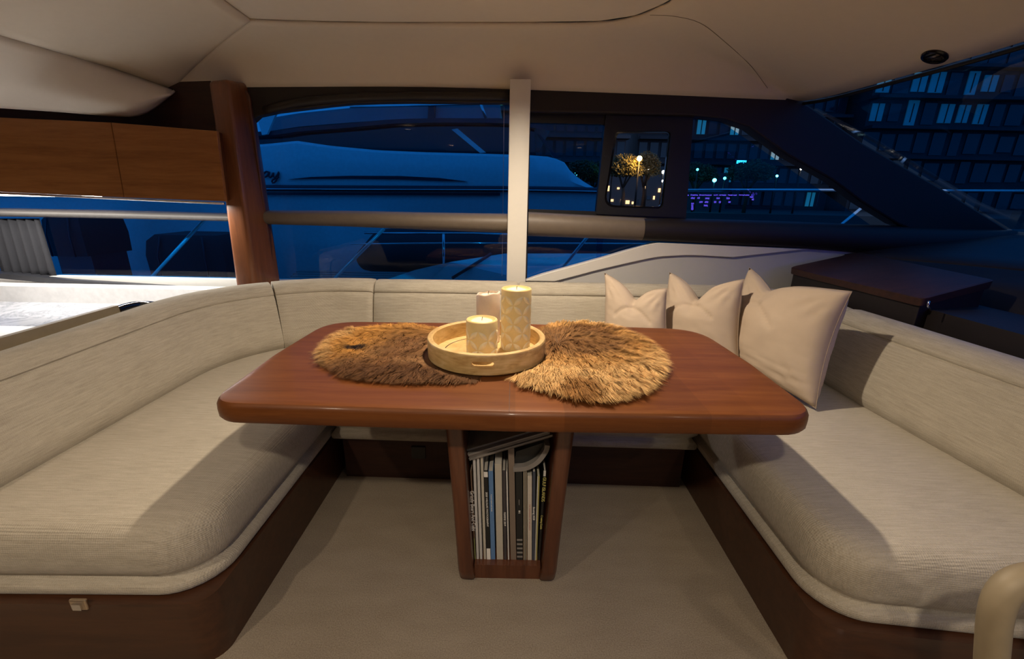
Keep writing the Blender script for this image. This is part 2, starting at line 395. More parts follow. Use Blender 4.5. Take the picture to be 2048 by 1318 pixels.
# white centre post
cp = [at(1020, 158, Y=2.50), at(1062, 158, Y=2.50), at(1049, 640, Y=2.50), at(1012, 640, Y=2.50)]
structure(hexa('trim_11', cp, [p + Vector((0, .12, 0)) for p in cp], M['white'], .004))

# ---- windows: panes with black frames
def pane(name, pts, mat=None, Y=2.675):
    w = empty(name, (0, 0, 0)); structure(w)
    slab('pane', pts, .006, mat or M['glass'], w); return w
w1 = pane('window_1', ppts([(505, 190), (1030, 190), (1030, 600), (560, 600), (545, 500)], Y=2.672))
MB().tube([at(1008.5, 180, Y=2.665), at(1007, 330, Y=2.665), at(1004, 552, Y=2.665)], .0012, 6).build('sealant_line', M['chrome'], w1)
MB().tube([at(541, 423.5, Y=2.66), at(819, 427, Y=2.66), at(1014, 430, Y=2.66)], .003, 6).build('glazing_bead', M['chrome'], w1)
w2 = pane('window_2', ppts([(1052, 222), (1212, 226), (1212, 425), (1193, 600), (1050, 600)], Y=2.672))
w3 = pane('window_3', ppts([(1345, 228), (1420, 228), (1900, 560), (1345, 560)], Y=2.672))
# window under the mid rail right of the hatch
slab('pane', ppts([(1193, 455), (1345, 460), (1345, 600), (1193, 600)], Y=2.672), .006, M['glass'], w2)
def ring(name, inner, outer, Y, depth, mat, parent):
    n = len(inner); a = [at(q[0], q[1], Y=Y) for q in inner]; b = [at(q[0], q[1], Y=Y) for q in outer]
    D = Vector((0, depth, 0)); mb = MB()
    mb.add(a + b + [p + D for p in a] + [p + D for p in b], [])
    for k in range(n):
        j = (k + 1) % n
        mb.f += [(k, j, n + j, n + k), (2 * n + k, 3 * n + k, 3 * n + j, 2 * n + j), (k, 2 * n + k, 2 * n + j, j), (n + k, n + j, 3 * n + j, 3 * n + k)]
    return mb.build(name, mat, parent)
# sliding hatch: black frame with open rounded light
inner = roundpoly([(1231, 262), (1343, 262), (1326, 418), (1206, 414)], [12, 9, 12, 22], 6)
outer = roundpoly([(1212, 230), (1387, 234), (1372, 436), (1192, 428)], [2, 2, 2, 2], 6)
hatch = empty('window_4'); structure(hatch)
ring('hatch_frame', inner, outer, 2.64, .05, M['black'], hatch)
inner2 = roundpoly([(1235, 266), (1339, 266), (1322, 414), (1210, 410)], [11, 8, 11, 20], 6)
ring('hatch_seal', inner2, inner, 2.655, .02, M['gloss_black'], hatch)
structure(slab('trim_12', ppts([(1054, 222), (1216, 226), (1216, 249), (1054, 245)], Y=2.65), .04, M['black']))
structure(slab('trim_13', ppts([(1052, 418), (1196, 423), (1372, 434), (1372, 445), (1052, 432)], Y=2.65), .04, M['black']))
structure(slab('trim_14', ppts([(1051, 240), (1061, 240), (1054, 560), (1046, 560)], Y=2.65), .03, M['black']))

# ---- galley side, left
structure(rail('trim_15', [(-500, 408), (0, 417), (220, 421), (465, 427)], [(-500, 426), (0, 433), (220, 437), (465, 443)], YW, M['railgrey'], .04))
w5 = pane('window_5', ppts([(-500, 330), (500, 330), (500, 640), (-500, 610)], Y=2.672))
structure(slab('trim_16', ppts([(-500, 520), (0, 547), (136, 560), (340, 573), (480, 590), (480, 610), (340, 587), (136, 570), (0, 557), (-500, 532)], Y=2.58), .09, M['slate']))
structure(slab('wall_back', ppts([(-500, 120), (420, 150), (436, 275), (-500, 245)], Y=2.58), .05, M['darkwood']))
structure(slab('wall_back', ppts([(-500, 532), (0, 557), (136, 570), (340, 587), (500, 610), (500, 700), (-500, 700)], Y=2.59), .05, M['lacquer_white']))

# overhead galley cabinet
cab = empty('overhead_cabinet')
tl, tr_, bl, br = at(-300, 221, Y=2.35), at(436, 262, Y=2.35), at(-300, 370, Y=2.35), at(452, 403, Y=2.35)
def lerp2(px_top, px_bot):
    return at(*px_top, Y=2.35), at(*px_bot, Y=2.35)
joints = [((-250, 223), (-250, 372)), ((222, 245), (248, 395)), ((434, 262), (451, 403))]
for (t0, b0), (t1, b1) in zip(joints, joints[1:]):
    A_, B_ = at(*t0, Y=2.35), at(*b0, Y=2.35); C_, D_ = at(*t1, Y=2.35), at(*b1, Y=2.35); g = Vector((.002, 0, 0))
    bevel(slab('door', [A_ + g, C_ - g, D_ - g, B_ + g], .02, M['cherry'], cab), .002, 2, 40)
A_, B_, C_, D_ = at(-250, 225, Y=2.372), at(-250, 370, Y=2.372), at(432, 264, Y=2.372), at(449, 400, Y=2.372)
slab('carcass', [A_, C_, D_, B_], .2, M['mahogany'], cab)
MB().tube([at(-250, 374, Y=2.352), at(248, 398, Y=2.352), at(448, 407, Y=2.352)], .006, 8).build('bottom_trim', M['chrome'], cab, True)
sl = [at(-200, 382, Y=2.44), at(200, 398, Y=2.44)]
MB().box(((sl[0] + sl[1]) / 2).to_tuple(), ((sl[1] - sl[0]).x, .03, .008)).build('light_strip', emissive('led_strip', (1, .93, .82), 14), cab)
tag(cab, 'cherry wood overhead galley cabinet with two flush doors, left of the pillar', 'cabinet'); base_at(cab, (-2.2, 2.4, 1.15))

# galley worktop with upstand
gal = empty('galley_counter')
MB().box((-2.75, 2.245, .535), (2.2, .47, .03)).build('marble_worktop', M['marble'], gal)
MB().box((-2.75, 2.53, .505), (2.2, .10, .28)).build('upstand', M['lacquer_white'], gal)
MB().box((-2.75, 2.26, .26), (2.18, .44, .515)).build('cabinet_body', M['lacquer_white'], gal)
MB().box((-2.9, 1.87, .536), (1.9, .275, .03)).build('front_ledge', M['lacquer_white'], gal)
MB().box((-3.0, 1.93, .5515), (.55, .006, .002)).build('drain_slot', M['slate'], gal)
for k in range(3): bevel(MB().box((-3.5 + k * .6, 2.03, .30), (.59, .018, .38)).build('drawer_front', M['lacquer_white'], gal), .002)
tag(gal, 'white galley counter with grey-veined marble worktop below the left window', 'counter'); base_at(gal, (-2.9, 2.25, 0))

# ================================================================ SOFA
sofa = empty('corner_sofa', (0, 0, 0))
IN_L, IN_R, FL, FR, IB = -.765, .787, .850, .80, 1.605
ZS = .20
prof = [(.02, ZS), (.004, ZS + .004), (-.002, ZS + .012), (-.002, ZS + .030), (.004, ZS + .038), (.017, ZS + .042), (.022, ZS + .048), (.014, ZS + .058), (.002, ZS + .074), (-.004, ZS + .10), (-.005, ZS + .135), (-.001, ZS + .165), (.010, ZS + .188), (.028, ZS + .203), (.052, ZS + .2105), (.085, ZS + .2135), (.12, ZS + .215)]
def dens(pts, d=.09):
    out = []; N = len(pts)
    for i in range(N):
        a, b = Vector(pts[i]), Vector(pts[(i + 1) % N]); k = max(1, int((b - a).length / d))
        out += [a.lerp(b, j / k) for j in range(k)]
    return out
L_out = dens(roundpoly([(IN_L, FL), (IN_L, 2.42), (-1.56, 2.42), (-1.56, FL - .01)], [.132, .16, .16, .16], 8, True))
R_out = dens(roundpoly([(IN_R, .822), (1.64, .735), (1.64, 2.42), (IN_R, 2.42)], [.132, .16, .16, .16], 8, True))
B_out = dens(roundpoly([(IN_L + .012, IB), (IN_R - .012, IB - .035), (IN_R - .012, 2.42), (IN_L + .012, 2.42)], 0, 3))
stacked('seat_cushion', L_out, prof, M['fab_seat'], sofa, True)
stacked('seat_cushion', R_out, prof, M['fab_seat'], sofa, True)
stacked('seat_cushion', B_out, prof, M['fab_seat'], sofa, True)
# plinths
def plinth(outl, ins, mat): 
    q = inset(outl, ins); mb = MB(); mb.loft([[Vector((p.x, p.y, z)) for p in q] for z in (.0, ZS + .002)])
    return mb.build('plinth', mat, sofa, 40)
plinth(dens(roundpoly([(-.757, .828), (-.757, 2.40), (-1.54, 2.40), (-1.54, .818)], [.06, .1, .1, .1], 8, True)), .0, M['basewood']); plinth(dens(roundpoly([(.776, .800), (1.62, .714), (1.62, 2.40), (.776, 2.40)], [.07, .1, .1, .1], 8, True)), .0, M['basewood']); plinth(B_out, .03, M['darkwood'])
# corner post of the right plinth, a lighter upright strip
# drawer latch on left plinth
lp_ = at(161, 1206, Y=.825)
lt = MB().box((lp_.x, .822, lp_.z), (.042, .008, .032)).build('drawer_latch', M['brass'], sofa); bevel(lt, .003, 2)
lt['label'] = 'satin metal push latch'
MB().box((lp_.x, .816, lp_.z - .002), (.022, .006, .018)).build('latch_button', M['chrome'], lt)
so = MB().box((-.395, IB + .021, .135), (.062, .012, .062)).build('socket_plate', M['gloss_black'], sofa); bevel(so, .004, 2)

# backrest, swept along the plan path
bp_prof = [(.04, .33), (.028, .405), (.010, .425), (.001, .455), (.004, .485), (.018, .54), (.036, .61), (.052, .665), (.061, .684), (.070, .690), (.065, .697), (.070, .708), (.080, .722), (.102, .741), (.132, .750), (.165, .748), (.182, .737), (.192, .71), (.195, .66), (.196, .30)]
def backpiece(path, mat=None, zs=lambda p: 1.0, soft=(1, 1)):
    pts = [Vector(p) for p in path]; rings = []
    for i, p in enumerate(pts):
        t = (pts[min(i + 1, len(pts) - 1)] - pts[max(i - 1, 0)]).normalized(); nrm = Vector((-t.y, t.x))  # left of travel = outward when travelling clockwise
        e = min(i, len(pts) - 1 - i); sh = (0.010 if e == 0 else .003 if e == 1 else 0) * (soft[0] if i < 3 else soft[1])
        rings.append([Vector((p.x + nrm.x * (d + (sh if d < .1 else -sh if d > .15 else 0)), p.y + nrm.y * (d + (sh if d < .1 else -sh if d > .15 else 0)), (z if z < .5 else .5 + (z - .5) * zs(p)) - (sh if z > .5 else 0))) for d, z in bp_prof])
    return MB().loft(rings, True, True).build('backrest', mat or M['fab_back'], sofa, 60)
def arc(cx, cy, r, a0, a1, n=14): return [(cx + r * math.cos(R(a0 + (a1 - a0) * k / n)), cy + r * math.sin(R(a0 + (a1 - a0) * k / n))) for k in range(n + 1)]
XL, XR, YB = -1.372, 1.40, 2.235
rcn = .50
left_path = [(XL, .60), (XL, .61), (XL, .9), (XL, 1.2), (XL, 1.5), (XL, YB - rcn)][0:]
left_path += arc(XL + rcn, YB - rcn, rcn, 180, 90, 16)[1:]
xs = [-.86, -.775, -.766]
left_path += [(x, YB) for x in (-.80, -.772, -.766)]
mid_path = [(x, YB) for x in (-.762, -.755, -.5, -.2, 0, .022, .030)]
right_path = [(x, YB) for x in (.034, .041, .4, .8, 1.1)] + arc(1.40 - .22, YB - .22, .22, 90, 0, 10)[1:] + [(1.405, 1.9)]
side_path = [(1.405, 1.895), (1.406, 1.88), (1.41, 1.6), (1.425, 1.3), (1.445, 1.0), (1.46, .7), (1.465, .62), (1.466, .61)]
def outward(path): return path
lz = lambda p: 1 - .085 * max(0, min(1, (1.9 - p.y) / .8)) if p.x < -1 else 1.0
ii = next(i for i, p in enumerate(left_path) if p[0] > -1.20)
backpiece(left_path[:ii + 1], None, lz, (1, .12)); pA, pB = Vector(left_path[ii]), Vector(left_path[ii + 1]); tt = (pB - pA).normalized() * .0004
backpiece([pA + tt, pA + tt * 5] + left_path[ii + 1:], None, lambda p: 1.0, (.12, 1)); backpiece(mid_path); backpiece(right_path); backpiece(side_path)
tag(sofa, 'U-shaped dinette sofa in oatmeal woven linen on a mahogany plinth', 'sofa')

# rail panel behind the left backrest
rp = empty('sofa_back_rail')
path = smoothline([Vector((-1.66, .5, .722)), Vector((-1.645, 1.0, .728)), Vector((-1.63, 1.4, .734)), Vector((-1.622, 1.70, .738))], 20)
def boxsweep(path, w, h, mat, name, parent, bev=.012):
    rings = []
    for i, p in enumerate(path):
        t = (path[min(i + 1, len(path) - 1)] - path[max(i - 1, 0)]).normalized(); s = t.cross(Vector((0, 0, 1))).normalized()
        rings.append([p + s * a * w / 2 + Vector((0, 0, b * h / 2)) for a, b in ((-1, -1), (1, -1), (1, .6), (.6, 1), (-.6, 1), (-1, .6))])
    return MB().loft(rings).build(name, mat, parent, 50)
boxsweep([p - Vector((0, 0, .17)) for p in path], .035, .36, M['rail'], 'rail_panel', rp)
boxsweep(smoothline([Vector((-1.622, 1.70, .724)), Vector((-1.62, 1.76, .727)), Vector((-1.61, 1.82, .722)), Vector((-1.60, 1.88, .705))], 14), .038, .032, M['gloss_black'], 'end_cap', rp)
tag(rp, 'beige leather rail with a gloss black end cap, behind the left backrest', 'rail'); base_at(rp, (-1.62, 1.1, .4))

# ================================================================ TABLE
tbl = empty('dining_table', (0, 1.3, 0))
def tb(o): o.location = o.location - Vector((0, 1.3, 0)); return o
ZT = .70
tpx = [(-.742, .985), (-.768, 1.30), (-.752, 1.655), (-.70, 1.715), (-.3, 1.722), (.3, 1.712), (.70, 1.70), (.757, 1.60), (.776, 1.30), (.762, 1.01), (.70, .955), (.3, .940), (-.3, .942), (-.68, .955)]
tout = roundpoly([(-.758, .955), (-.775, 1.30), (-.758, 1.70), (0, 1.722), (.762, 1.69), (.782, 1.30), (.770, .945), (0, .936)], [.085, .3, .15, .5, .16, .3, .10, .5], 8)
tprof = [(.020, ZT - .058), (.008, ZT - .055), (.001, ZT - .045), (0, ZT - .030), (.001, ZT - .014), (.005, ZT - .006), (.010, ZT - .001), (.016, ZT), (.03, ZT)]
tb(stacked('tabletop', tout, tprof, M['table'], tbl, 35))
# thin join between the two leaves
tb(MB().box((-.003, 1.05, ZT + .0001), (.0012, .21, .0004)).build('leaf_join', M['darkwood'], tbl))
PT, YP0, YP1 = ZT - .058, 1.09, 1.46
for s in (-1, 1):
    xo0, xo1 = (.155, .182); w0, w1 = .045, .05
    rings = []
    for z, xo, w, y0 in ((.0, .146, .040, 1.115), (.004, .151, .046, 1.105), (.016, .156, .051, 1.092), (.05, .160, .049, 1.088), (.3, .171, .049, 1.086), (PT, .190, .052, 1.082)):
        pl = roundpoly([(s * xo, y0), (s * xo, YP1), (s * (xo - w), YP1), (s * (xo - w), y0)], [.022, .01, .005, .012], 4)
        rings.append([Vector((q.x, q.y, z)) for q in pl])
    tb(MB().loft(rings).build('side_panel', M['mahogany'], tbl, 50))
tb(MB().box((0, 1.282, .0275), (.215, .34, .054)).build('shelf', M['mahogany'], tbl))
tb(MB().box((0, 1.445, .33), (.25, .02, .60)).build('back_panel', M['darkwood'], tbl))
tb(MB().box((0, 1.30, PT - .008), (.27, .30, .016)).build('top_plate', M['darkwood'], tbl))
tag(tbl, 'mahogany dinette table on a single tapered pedestal holding books', 'table')

# ================================================================ BOOKS in the pedestal
M['paper'] = plain('page_paper', (.50, .47, .41), .8)
def col(n, c, r=.45): M[n] = plain(n, c, r); return M[n]
for n, c in dict(b_tan=(.19, .12, .075), b_white=(.58, .56, .52), b_black=(.012, .013, .013), b_blue=(.10, .20, .38), b_cream=(.46, .42, .34), b_dark=(.05, .042, .045), b_taupe=(.19, .145, .11),
                 b_slate=(.05, .058, .085), b_olive=(.24, .22, .10), b_pale=(.52, .46, .39), b_green=(.21, .23, .08), b_beige=(.30, .26, .19), b_grey=(.22, .20, .18), t_yel=(.62, .55, .16), t_white=(.75, .72, .66), t_pink=(.42, .22, .18)).items(): col(n, c)
ZB = .0545; YB0 = 1.135
def xb(px, py=1020): return at(px, py, Y=YB0).x
def z_of(py): return at(1010, py, Y=YB0).z
def cz(zx): return zx / 3.5625 + 860
def cy(zy): return zy / 3.5625 + 820
books = [  # zoomed x0,x1 at top, x0,x1 at bottom, top y, bottom y, material, depth, label
 (262, 299, 292, 327, 435, 1018, 'b_tan', .20, 'tan nature book with white lettered spine and green foot, leftmost in the pedestal'),
 (303, 326, 331, 350, 350, 1012, 'b_white', .19, 'thin white magazine, first after the tan nature book'),
 (331, 352, 355, 374, 345, 1003, 'b_white', .19, 'thin white magazine, second after the tan nature book'),
 (358, 378, 380, 404, 335, 1006, 'b_cream', .19, 'thin ivory magazine standing against the black photography book'),
 (381, 412, 405, 433, 430, 1032, 'b_black', .20, 'black photography book with a white foot on its spine'),
 (413, 452, 434, 466, 435, 1042, 'b_blue', .21, 'blue book standing near the middle of the pedestal'),
 (460, 511, 474, 525, 385, 992, 'b_cream', .19, 'thick cream block of pages right of the blue book'),
 (513, 540, 527, 549, 430, 1050, 'b_dark', .21, 'dark brown glossy magazine with faint spine lettering, left of the taupe binder'),
 (541, 553, 551, 570, 440, 1040, 'b_white', .20, 'very thin white booklet against the taupe binder'),
 (555, 600, 574, 616, 265, 1058, 'b_taupe', .215, 'tall taupe binder in the middle, taller than the other books'),
 (607, 660, 618, 664, 440, 1045, 'b_black', .20, 'broad black book with a zebra-striped foot right of the taupe binder'),
 (664, 690, 666, 690, 435, 1056, 'b_beige', .20, 'thin beige booklets right of the broad black book'),
 (693, 727, 693, 727, 470, 1060, 'b_pale', .20, 'pale cream book with pink spine lettering'),
 (728, 756, 728, 748, 440, 1052, 'b_slate', .20, 'slate blue boating magazine right of the pale cream book'),
 (760, 787, 750, 768, 470, 970, 'b_olive', .20, 'thin olive and grey booklet left of the yellow-lettered guide'),
 (795, 842, 772, 806, 430, 965, 'b_black', .20, 'black cruising guide with yellow lettering, rightmost in the pedestal'),
]
def spine_frame(b):
    x0t, x1t, x0b, x1b, yt, yb = b[:6]
    A0 = at(cz(x0t), cy(yt), Y=YB0); A1 = at(cz(x1t), cy(yt), Y=YB0); B0 = at(cz(x0b), cy(yb), Y=YB0); B1 = at(cz(x1b), cy(yb), Y=YB0)
    return A0, A1, B0, B1
for b in books:
    A0, A1, B0, B1 = spine_frame(b); dz = ZB - min(B0.z, B1.z)
    # stand the book on the shelf; keep its top where it is, lean it the few degrees it leans
    B0.z = B1.z = ZB; A1.z = A0.z
    gap = .0004
    A0.x += gap; B0.x += gap; A1.x -= gap; B1.x -= gap
    A0.x = max(A0.x, -.1215); A1.x = min(A1.x, .124); B0.x = max(B0.x, -.1085); B1.x = min(B1.x, .107)
    t = max(.003, min((A1 - A0).length, (B1 - B0).length)); cxt = (A0.x + A1.x) / 2; cxb = (B0.x + B1.x) / 2
    root = empty('book', ((cxb), YB0, ZB)); D = b[7]; H = A0.z - ZB; lean = cxt - cxb
    def sl_(x, y, z): return Vector((x + lean * z / H, y, z))
    def bx(name, x0, x1, y0, y1, z0, z1, mat, par, bev=0):
        v = [sl_(x0, y0, z0), sl_(x1, y0, z0), sl_(x1, y1, z0), sl_(x0, y1, z0), sl_(x0, y0, z1), sl_(x1, y0, z1), sl_(x1, y1, z1), sl_(x0, y1, z1)]
        o = MB().add(v, [(3, 2, 1, 0), (4, 5, 6, 7), (0, 1, 5, 4), (1, 2, 6, 5), (2, 3, 7, 6), (3, 0, 4, 7)]).build(name, mat, par)
        if bev: bevel(o, bev, 2)
        return o
    h = t / 2; m_ = M[b[6]]
    # cover: spine and two boards around the page block
    bx('cover', -h, h, 0, .0015, 0, H, m_, root, .0005); bx('cover', -h, -h + .001, .0015, D, 0, H, m_, root); bx('cover', h - .001, h, .0015, D, 0, H, m_, root)
    bx('pages', -h + .001, h - .001, .002, D - .003, .003, H - .003, M['paper'], root)
    tag(root, b[8], 'book', 'books standing in the table pedestal')
    def st(s, size, mat, frac, wide=1, dx=0):
        q = sl_(dx, -.0004, H * frac); Xd = Vector((-lean, 0, -H)).normalized(); Yd = Vector((H, 0, -lean)).normalized()
        o = text('spine_lettering', s, size, M[mat], root, q, Xd, Yd, .0003, wide=wide); return o
    i = books.index(b)
    if i == 0:
        st('Grizzly Bears And Cubs', .0165, 't_white', .79, .96); bx('spine_foot', -h, h, -.0004, 0, 0, H * .25, M['b_green'], root)
    if i == 4:
        st('2020 WILDLIFE PHOTOGRAPHY', .0085, 't_white', .77, 1.1); bx('spine_foot', -h, h, -.0004, 0, 0, H * .13, M['t_white'], root); bx('spine_label', -h, h, -.0004, 0, H * .93, H * .985, M['t_white'], root)
    if i == 5: st('Coastal waters and islands', .006, 't_white', .75)
    if i == 7: st('MARINE 2019', .009, 't_white', .55)
    if i == 9: pass
    if i == 10:
        st('——', .010, 't_white', .70); st('BIG', .008, 't_white', .58)
        for k in range(5): bx('zebra_stripe', -h * .9, h * .9, -.0004, 0, H * (.03 + .05 * k), H * (.05 + .05 * k), M['b_grey'], root)
    if i == 11: 
        bx('booklet_edge', -.0012, .0012, -.0006, 0, .0, H, M['b_dark'], root)
    if i == 12: st('THE WATERSHED OF THE NORTH', .0065, 't_pink', .68); 
    if i == 13: st('Boating 2020', .0095, 't_white', .62)
    if i == 14: bx('booklet_edge', h * .3, h * .6, -.0006, 0, .0, H, M['t_yel'], root); bx('booklet_edge', -h, -h * .3, -.0006, 0, .0, H, M['b_white'], root)
    if i == 15:
        st('GULF ISLANDS', .0145, 't_yel', .93, .95); st('Cruising Guide', .009, 't_yel', .52); bx('spine_label', -h, h, -.0004, 0, H * .94, H, M['b_white'], root)
# magazines lying aslant on the upright books
ang = R(19.5); p0 = Vector((-.1195, 1.125, .437)); ux = Vector((math.cos(ang), 0, math.sin(ang))); uz = Vector((-math.sin(ang), 0, math.cos(ang)))
rotm = Matrix.Rotation(-ang, 3, 'Y')
lb = ['bottom', 'second', 'third', 'top']
for k in range(4):
    Lm = (.262, .255, .250, .235)[k]; th = .0075; c = p0 + ux * (Lm / 2 + (0, .001, .002, .000)[k]) + uz * (th * (k + .5) + .0008 * k) + Vector((0, .10 + (0, .004, -.002, .012)[k], 0))
    root = empty('magazine', c); 
    MB().box((0, 0, 0), (Lm, .20, th - .002), rotm).build('pages', M['b_grey'], root)
    MB().box(uz * (th / 2 - .0006), (Lm + .002, .202, .0008), rotm).build('cover', M['b_grey' if k < 3 else 'b_beige'], root)
    MB().box(-uz * (th / 2 - .0006), (Lm + .002, .202, .0008), rotm).build('cover', M['b_taupe'], root)
    tag(root, ['grey magazine lying aslant on the upright books, lowest of four', 'grey magazine lying aslant on the books, second from below', 'grey magazine lying aslant on the books, just under the uppermost', 'grey magazine lying aslant on the books, uppermost with its cover seen'][k], 'magazine', 'magazines lying on the books')
# curled catalogue with grey edge under the magazines
cpts = smoothline([Vector((.012, 0, .405)), Vector((.05, 0, .410)), Vector((.085, 0, .433)), Vector((.108, 0, .470)), Vector((.113, 0, .492))], 20)
rings = []
for i, p in enumerate(cpts):
    t = (cpts[min(i + 1, 19)] - cpts[max(i - 1, 0)]).normalized(); n = Vector((t.z, 0, -t.x)); w = .0075
    rings.append([Vector((p.x, 1.128, p.z)) + n * w, Vector((p.x, 1.128, p.z)) - n * w, Vector((p.x, 1.30, p.z)) - n * w, Vector((p.x, 1.30, p.z)) + n * w])
cc = empty('curled_catalogue', (.06, 1.2, .40)); o = MB().loft(rings).build('page_block', M['b_grey'], cc, 40); o.location = Vector((-.06, -1.2, -.40))
o = slab('inner_cover', [Vector((p.x, 1.150, p.z)) for p in cpts] + [Vector((.02, 1.150, .455))], .001, M['b_black'], cc); o.location = Vector((-.06, -1.2, -.40))
tag(cc, 'curled grey-edged catalogue bent under the slanting magazines', 'catalogue')

# ================================================================ TRAY AND CANDLES
def wood_light():
    m, nt, b = nodes('mango_wood'); v = tc(nt, (3, 3, 14)); n = noi(nt, v, 4, 4, .6, 1.2); k = noi(nt, tc(nt), 22, 2)
    a = math_(nt, 'ADD', math_(nt, 'MULTIPLY', n, .7), math_(nt, 'MULTIPLY', k, .3))
    nt.links.new(ramp(nt, a, (.33, (.42, .25, .085)), (.5, (.60, .40, .16)), (.66, (.72, .52, .25))), b.inputs['Base Color']); b.inputs['Roughness'].default_value = .4; return m
M['mango'] = wood_light()
TX, TY, TR = -.082, 1.335, .190
TZ = ZT + .004
tray = empty('round_tray', (TX, TY, TZ))
pw = [(TR - .016, .0), (TR - .004, .0), (TR, .004), (TR + .002, .060), (TR - .001, .0645), (TR - .012, .0665), (TR - .017, .062), (TR - .018, .012)]
wall = MB().lathe(pw + [pw[0]], n=96, capb=False, capt=False).build('tray_wall', M['mango'], tray, 40)
# cut two oval hand holes through the wall
cut = MB()
for s in (-1, 1):
    w_, h_ = .033, .0085; sec = []
    for k in range(24):
        a = 2 * math.pi * k / 24; cx_ = w_ * (1 if math.cos(a) > 0 else -1) * (abs(math.cos(a)) ** .001 if 0 else 1)
        sec.append((math.copysign(w_ - h_, math.cos(a)) + h_ * math.cos(a), .037 + h_ * math.sin(a)))
    cut.loft([[Vector((x, s * (TR - .06), z)) for x, z in sec], [Vector((x, s * (TR + .05), z)) for x, z in sec]])
cutter = cut.build('cutter', None, tray)
bm_ = wall.modifiers.new('c', 'BOOLEAN'); bm_.operation = 'DIFFERENCE'; bm_.object = cutter; bm_.solver = 'EXACT'
bpy.context.view_layer.update(); dg = bpy.context.evaluated_depsgraph_get()
nm = bpy.data.meshes.new_from_object(wall.evaluated_get(dg)); wall.modifiers.clear(); wall.data = nm; bpy.data.objects.remove(cutter)
for p in nm.polygons: p.use_smooth = True
nm.set_sharp_from_angle(angle=R(40))
MB().lathe([(TR - .0175, 0), (TR - .0175, .012)], n=64).build('tray_base', M['mango'], tray)
MB().lathe([(TR - .052, .0122), (TR - .050, .0128), (TR - .048, .0122)], n=64, capb=False, capt=False).build('groove_ring', M['darkwood'], tray)
tag(tray, 'round pale wooden tray with oval hand holes, holding candles between the hides', 'tray')

def wax(name, col_, em):
    m, nt, b = nodes(name); n = noi(nt, tc(nt), 14, 4, .65)
    nt.links.new(ramp(nt, n, (.3, tuple(c * .8 for c in col_)), (.7, col_)), b.inputs['Base Color']); b.inputs['Roughness'].default_value = .45
    b.inputs['Subsurface Weight'].default_value = .35; b.inputs['Subsurface Radius'].default_value = (.02, .012, .006); b.inputs['Subsurface Scale'].default_value = .5
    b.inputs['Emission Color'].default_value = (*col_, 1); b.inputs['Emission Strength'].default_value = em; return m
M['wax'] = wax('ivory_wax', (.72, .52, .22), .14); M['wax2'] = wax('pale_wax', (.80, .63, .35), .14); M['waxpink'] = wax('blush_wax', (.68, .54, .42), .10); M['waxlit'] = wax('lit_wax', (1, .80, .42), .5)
ZC = TZ + .0122
def candle(x, y, r, h, label, pattern=True, rough_top=False):
    root = empty('pillar_candle', (x, y, ZC)); n = 48
    mb = MB(); pr = [(r - .002, 0), (r, .002), (r, h - .004), (r - .002, h - .001), (r - .006, h)]
    if rough_top:
        rings = [[Vector((rr * math.cos(2 * math.pi * k / n), rr * math.sin(2 * math.pi * k / n), z + (0 if z < h - .01 else .005 * math.sin(2 * math.pi * k / n + 2) + .002 * math.sin(5 * 2 * math.pi * k / n + 1)))) for k in range(n)] for rr, z in pr + [(r - .008, h - .006), (r - .010, h - .014)]]
        mb.loft(rings)
    else: mb.lathe(pr + [(r - .009, h - .004), (r - .012, h - .007)], n=n)
    mb.build('wax_body', M['wax'] if pattern else M['waxpink'], root, 50)
    MB().lathe([(r - .016, h - .0068), (.004, h - .0055)], n=24, capb=False).build('wax_top', M['waxlit'], root, True)
    MB().tube([(0, 0, h - .006), (.0005, 0, h + .001), (.002, 0, h + .006)], .0011, 6).build('wick', M['black'], root)
    if pattern:
        cell = 2 * math.pi * r / 10; rows = int(h / cell) + 1; mb = MB()
        for j in range(0, rows):
            for i in range(10):
                # each petal spans a diagonal from (i, j) to (i+1, j+1) or its mirror, alternating
                a = Vector((i, j)); b = Vector((i + 1, j + 1))
                if (i + j) % 2: a, b = Vector((i + 1, j)), Vector((i, j + 1))
                d = (b - a); nn = Vector((-d.y, d.x)).normalized(); K = 7; up_, lo_ = [], []
                for k in range(K + 1):
                    t = .04 + .92 * k / K; q = a.lerp(b, t); wd = .265 * math.sin(math.pi * k / K) ** .9
                    up_.append(q + nn * wd); lo_.append(q - nn * wd)
                poly = lo_ + up_[::-1][0:]; 
                if max(p.y for p in poly) * cell > h - .003: continue
                def W_(p, rr): th = p.x / 10 * 2 * math.pi + .13; return Vector((rr * math.cos(th), rr * math.sin(th), p.y * cell + .002))
                v = [W_(p, r + .0005) for p in lo_] + [W_(p, r + .0005) for p in up_] + [W_(p, r - .0008) for p in lo_] + [W_(p, r - .0008) for p in up_]
                f = []; N1 = K + 1
                for k in range(K):
                    f += [(k, k + 1, N1 + k + 1, N1 + k), (k, 2 * N1 + k, 2 * N1 + k + 1, k + 1), (N1 + k, N1 + k + 1, 3 * N1 + k + 1, 3 * N1 + k)]
                mb.add(v, f)
        g = mesh('petal_relief', mb.v, mb.f, M['wax2'], root, True, fix=False)
    tag(root, label, 'candle', 'pillar candles on the tray'); return root
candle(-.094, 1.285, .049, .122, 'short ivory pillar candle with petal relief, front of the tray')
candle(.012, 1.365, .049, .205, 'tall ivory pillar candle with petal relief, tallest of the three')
candle(-.083, 1.435, .041, .172, 'blush pillar candle with an uneven rim, behind the two patterned ones', False, True)

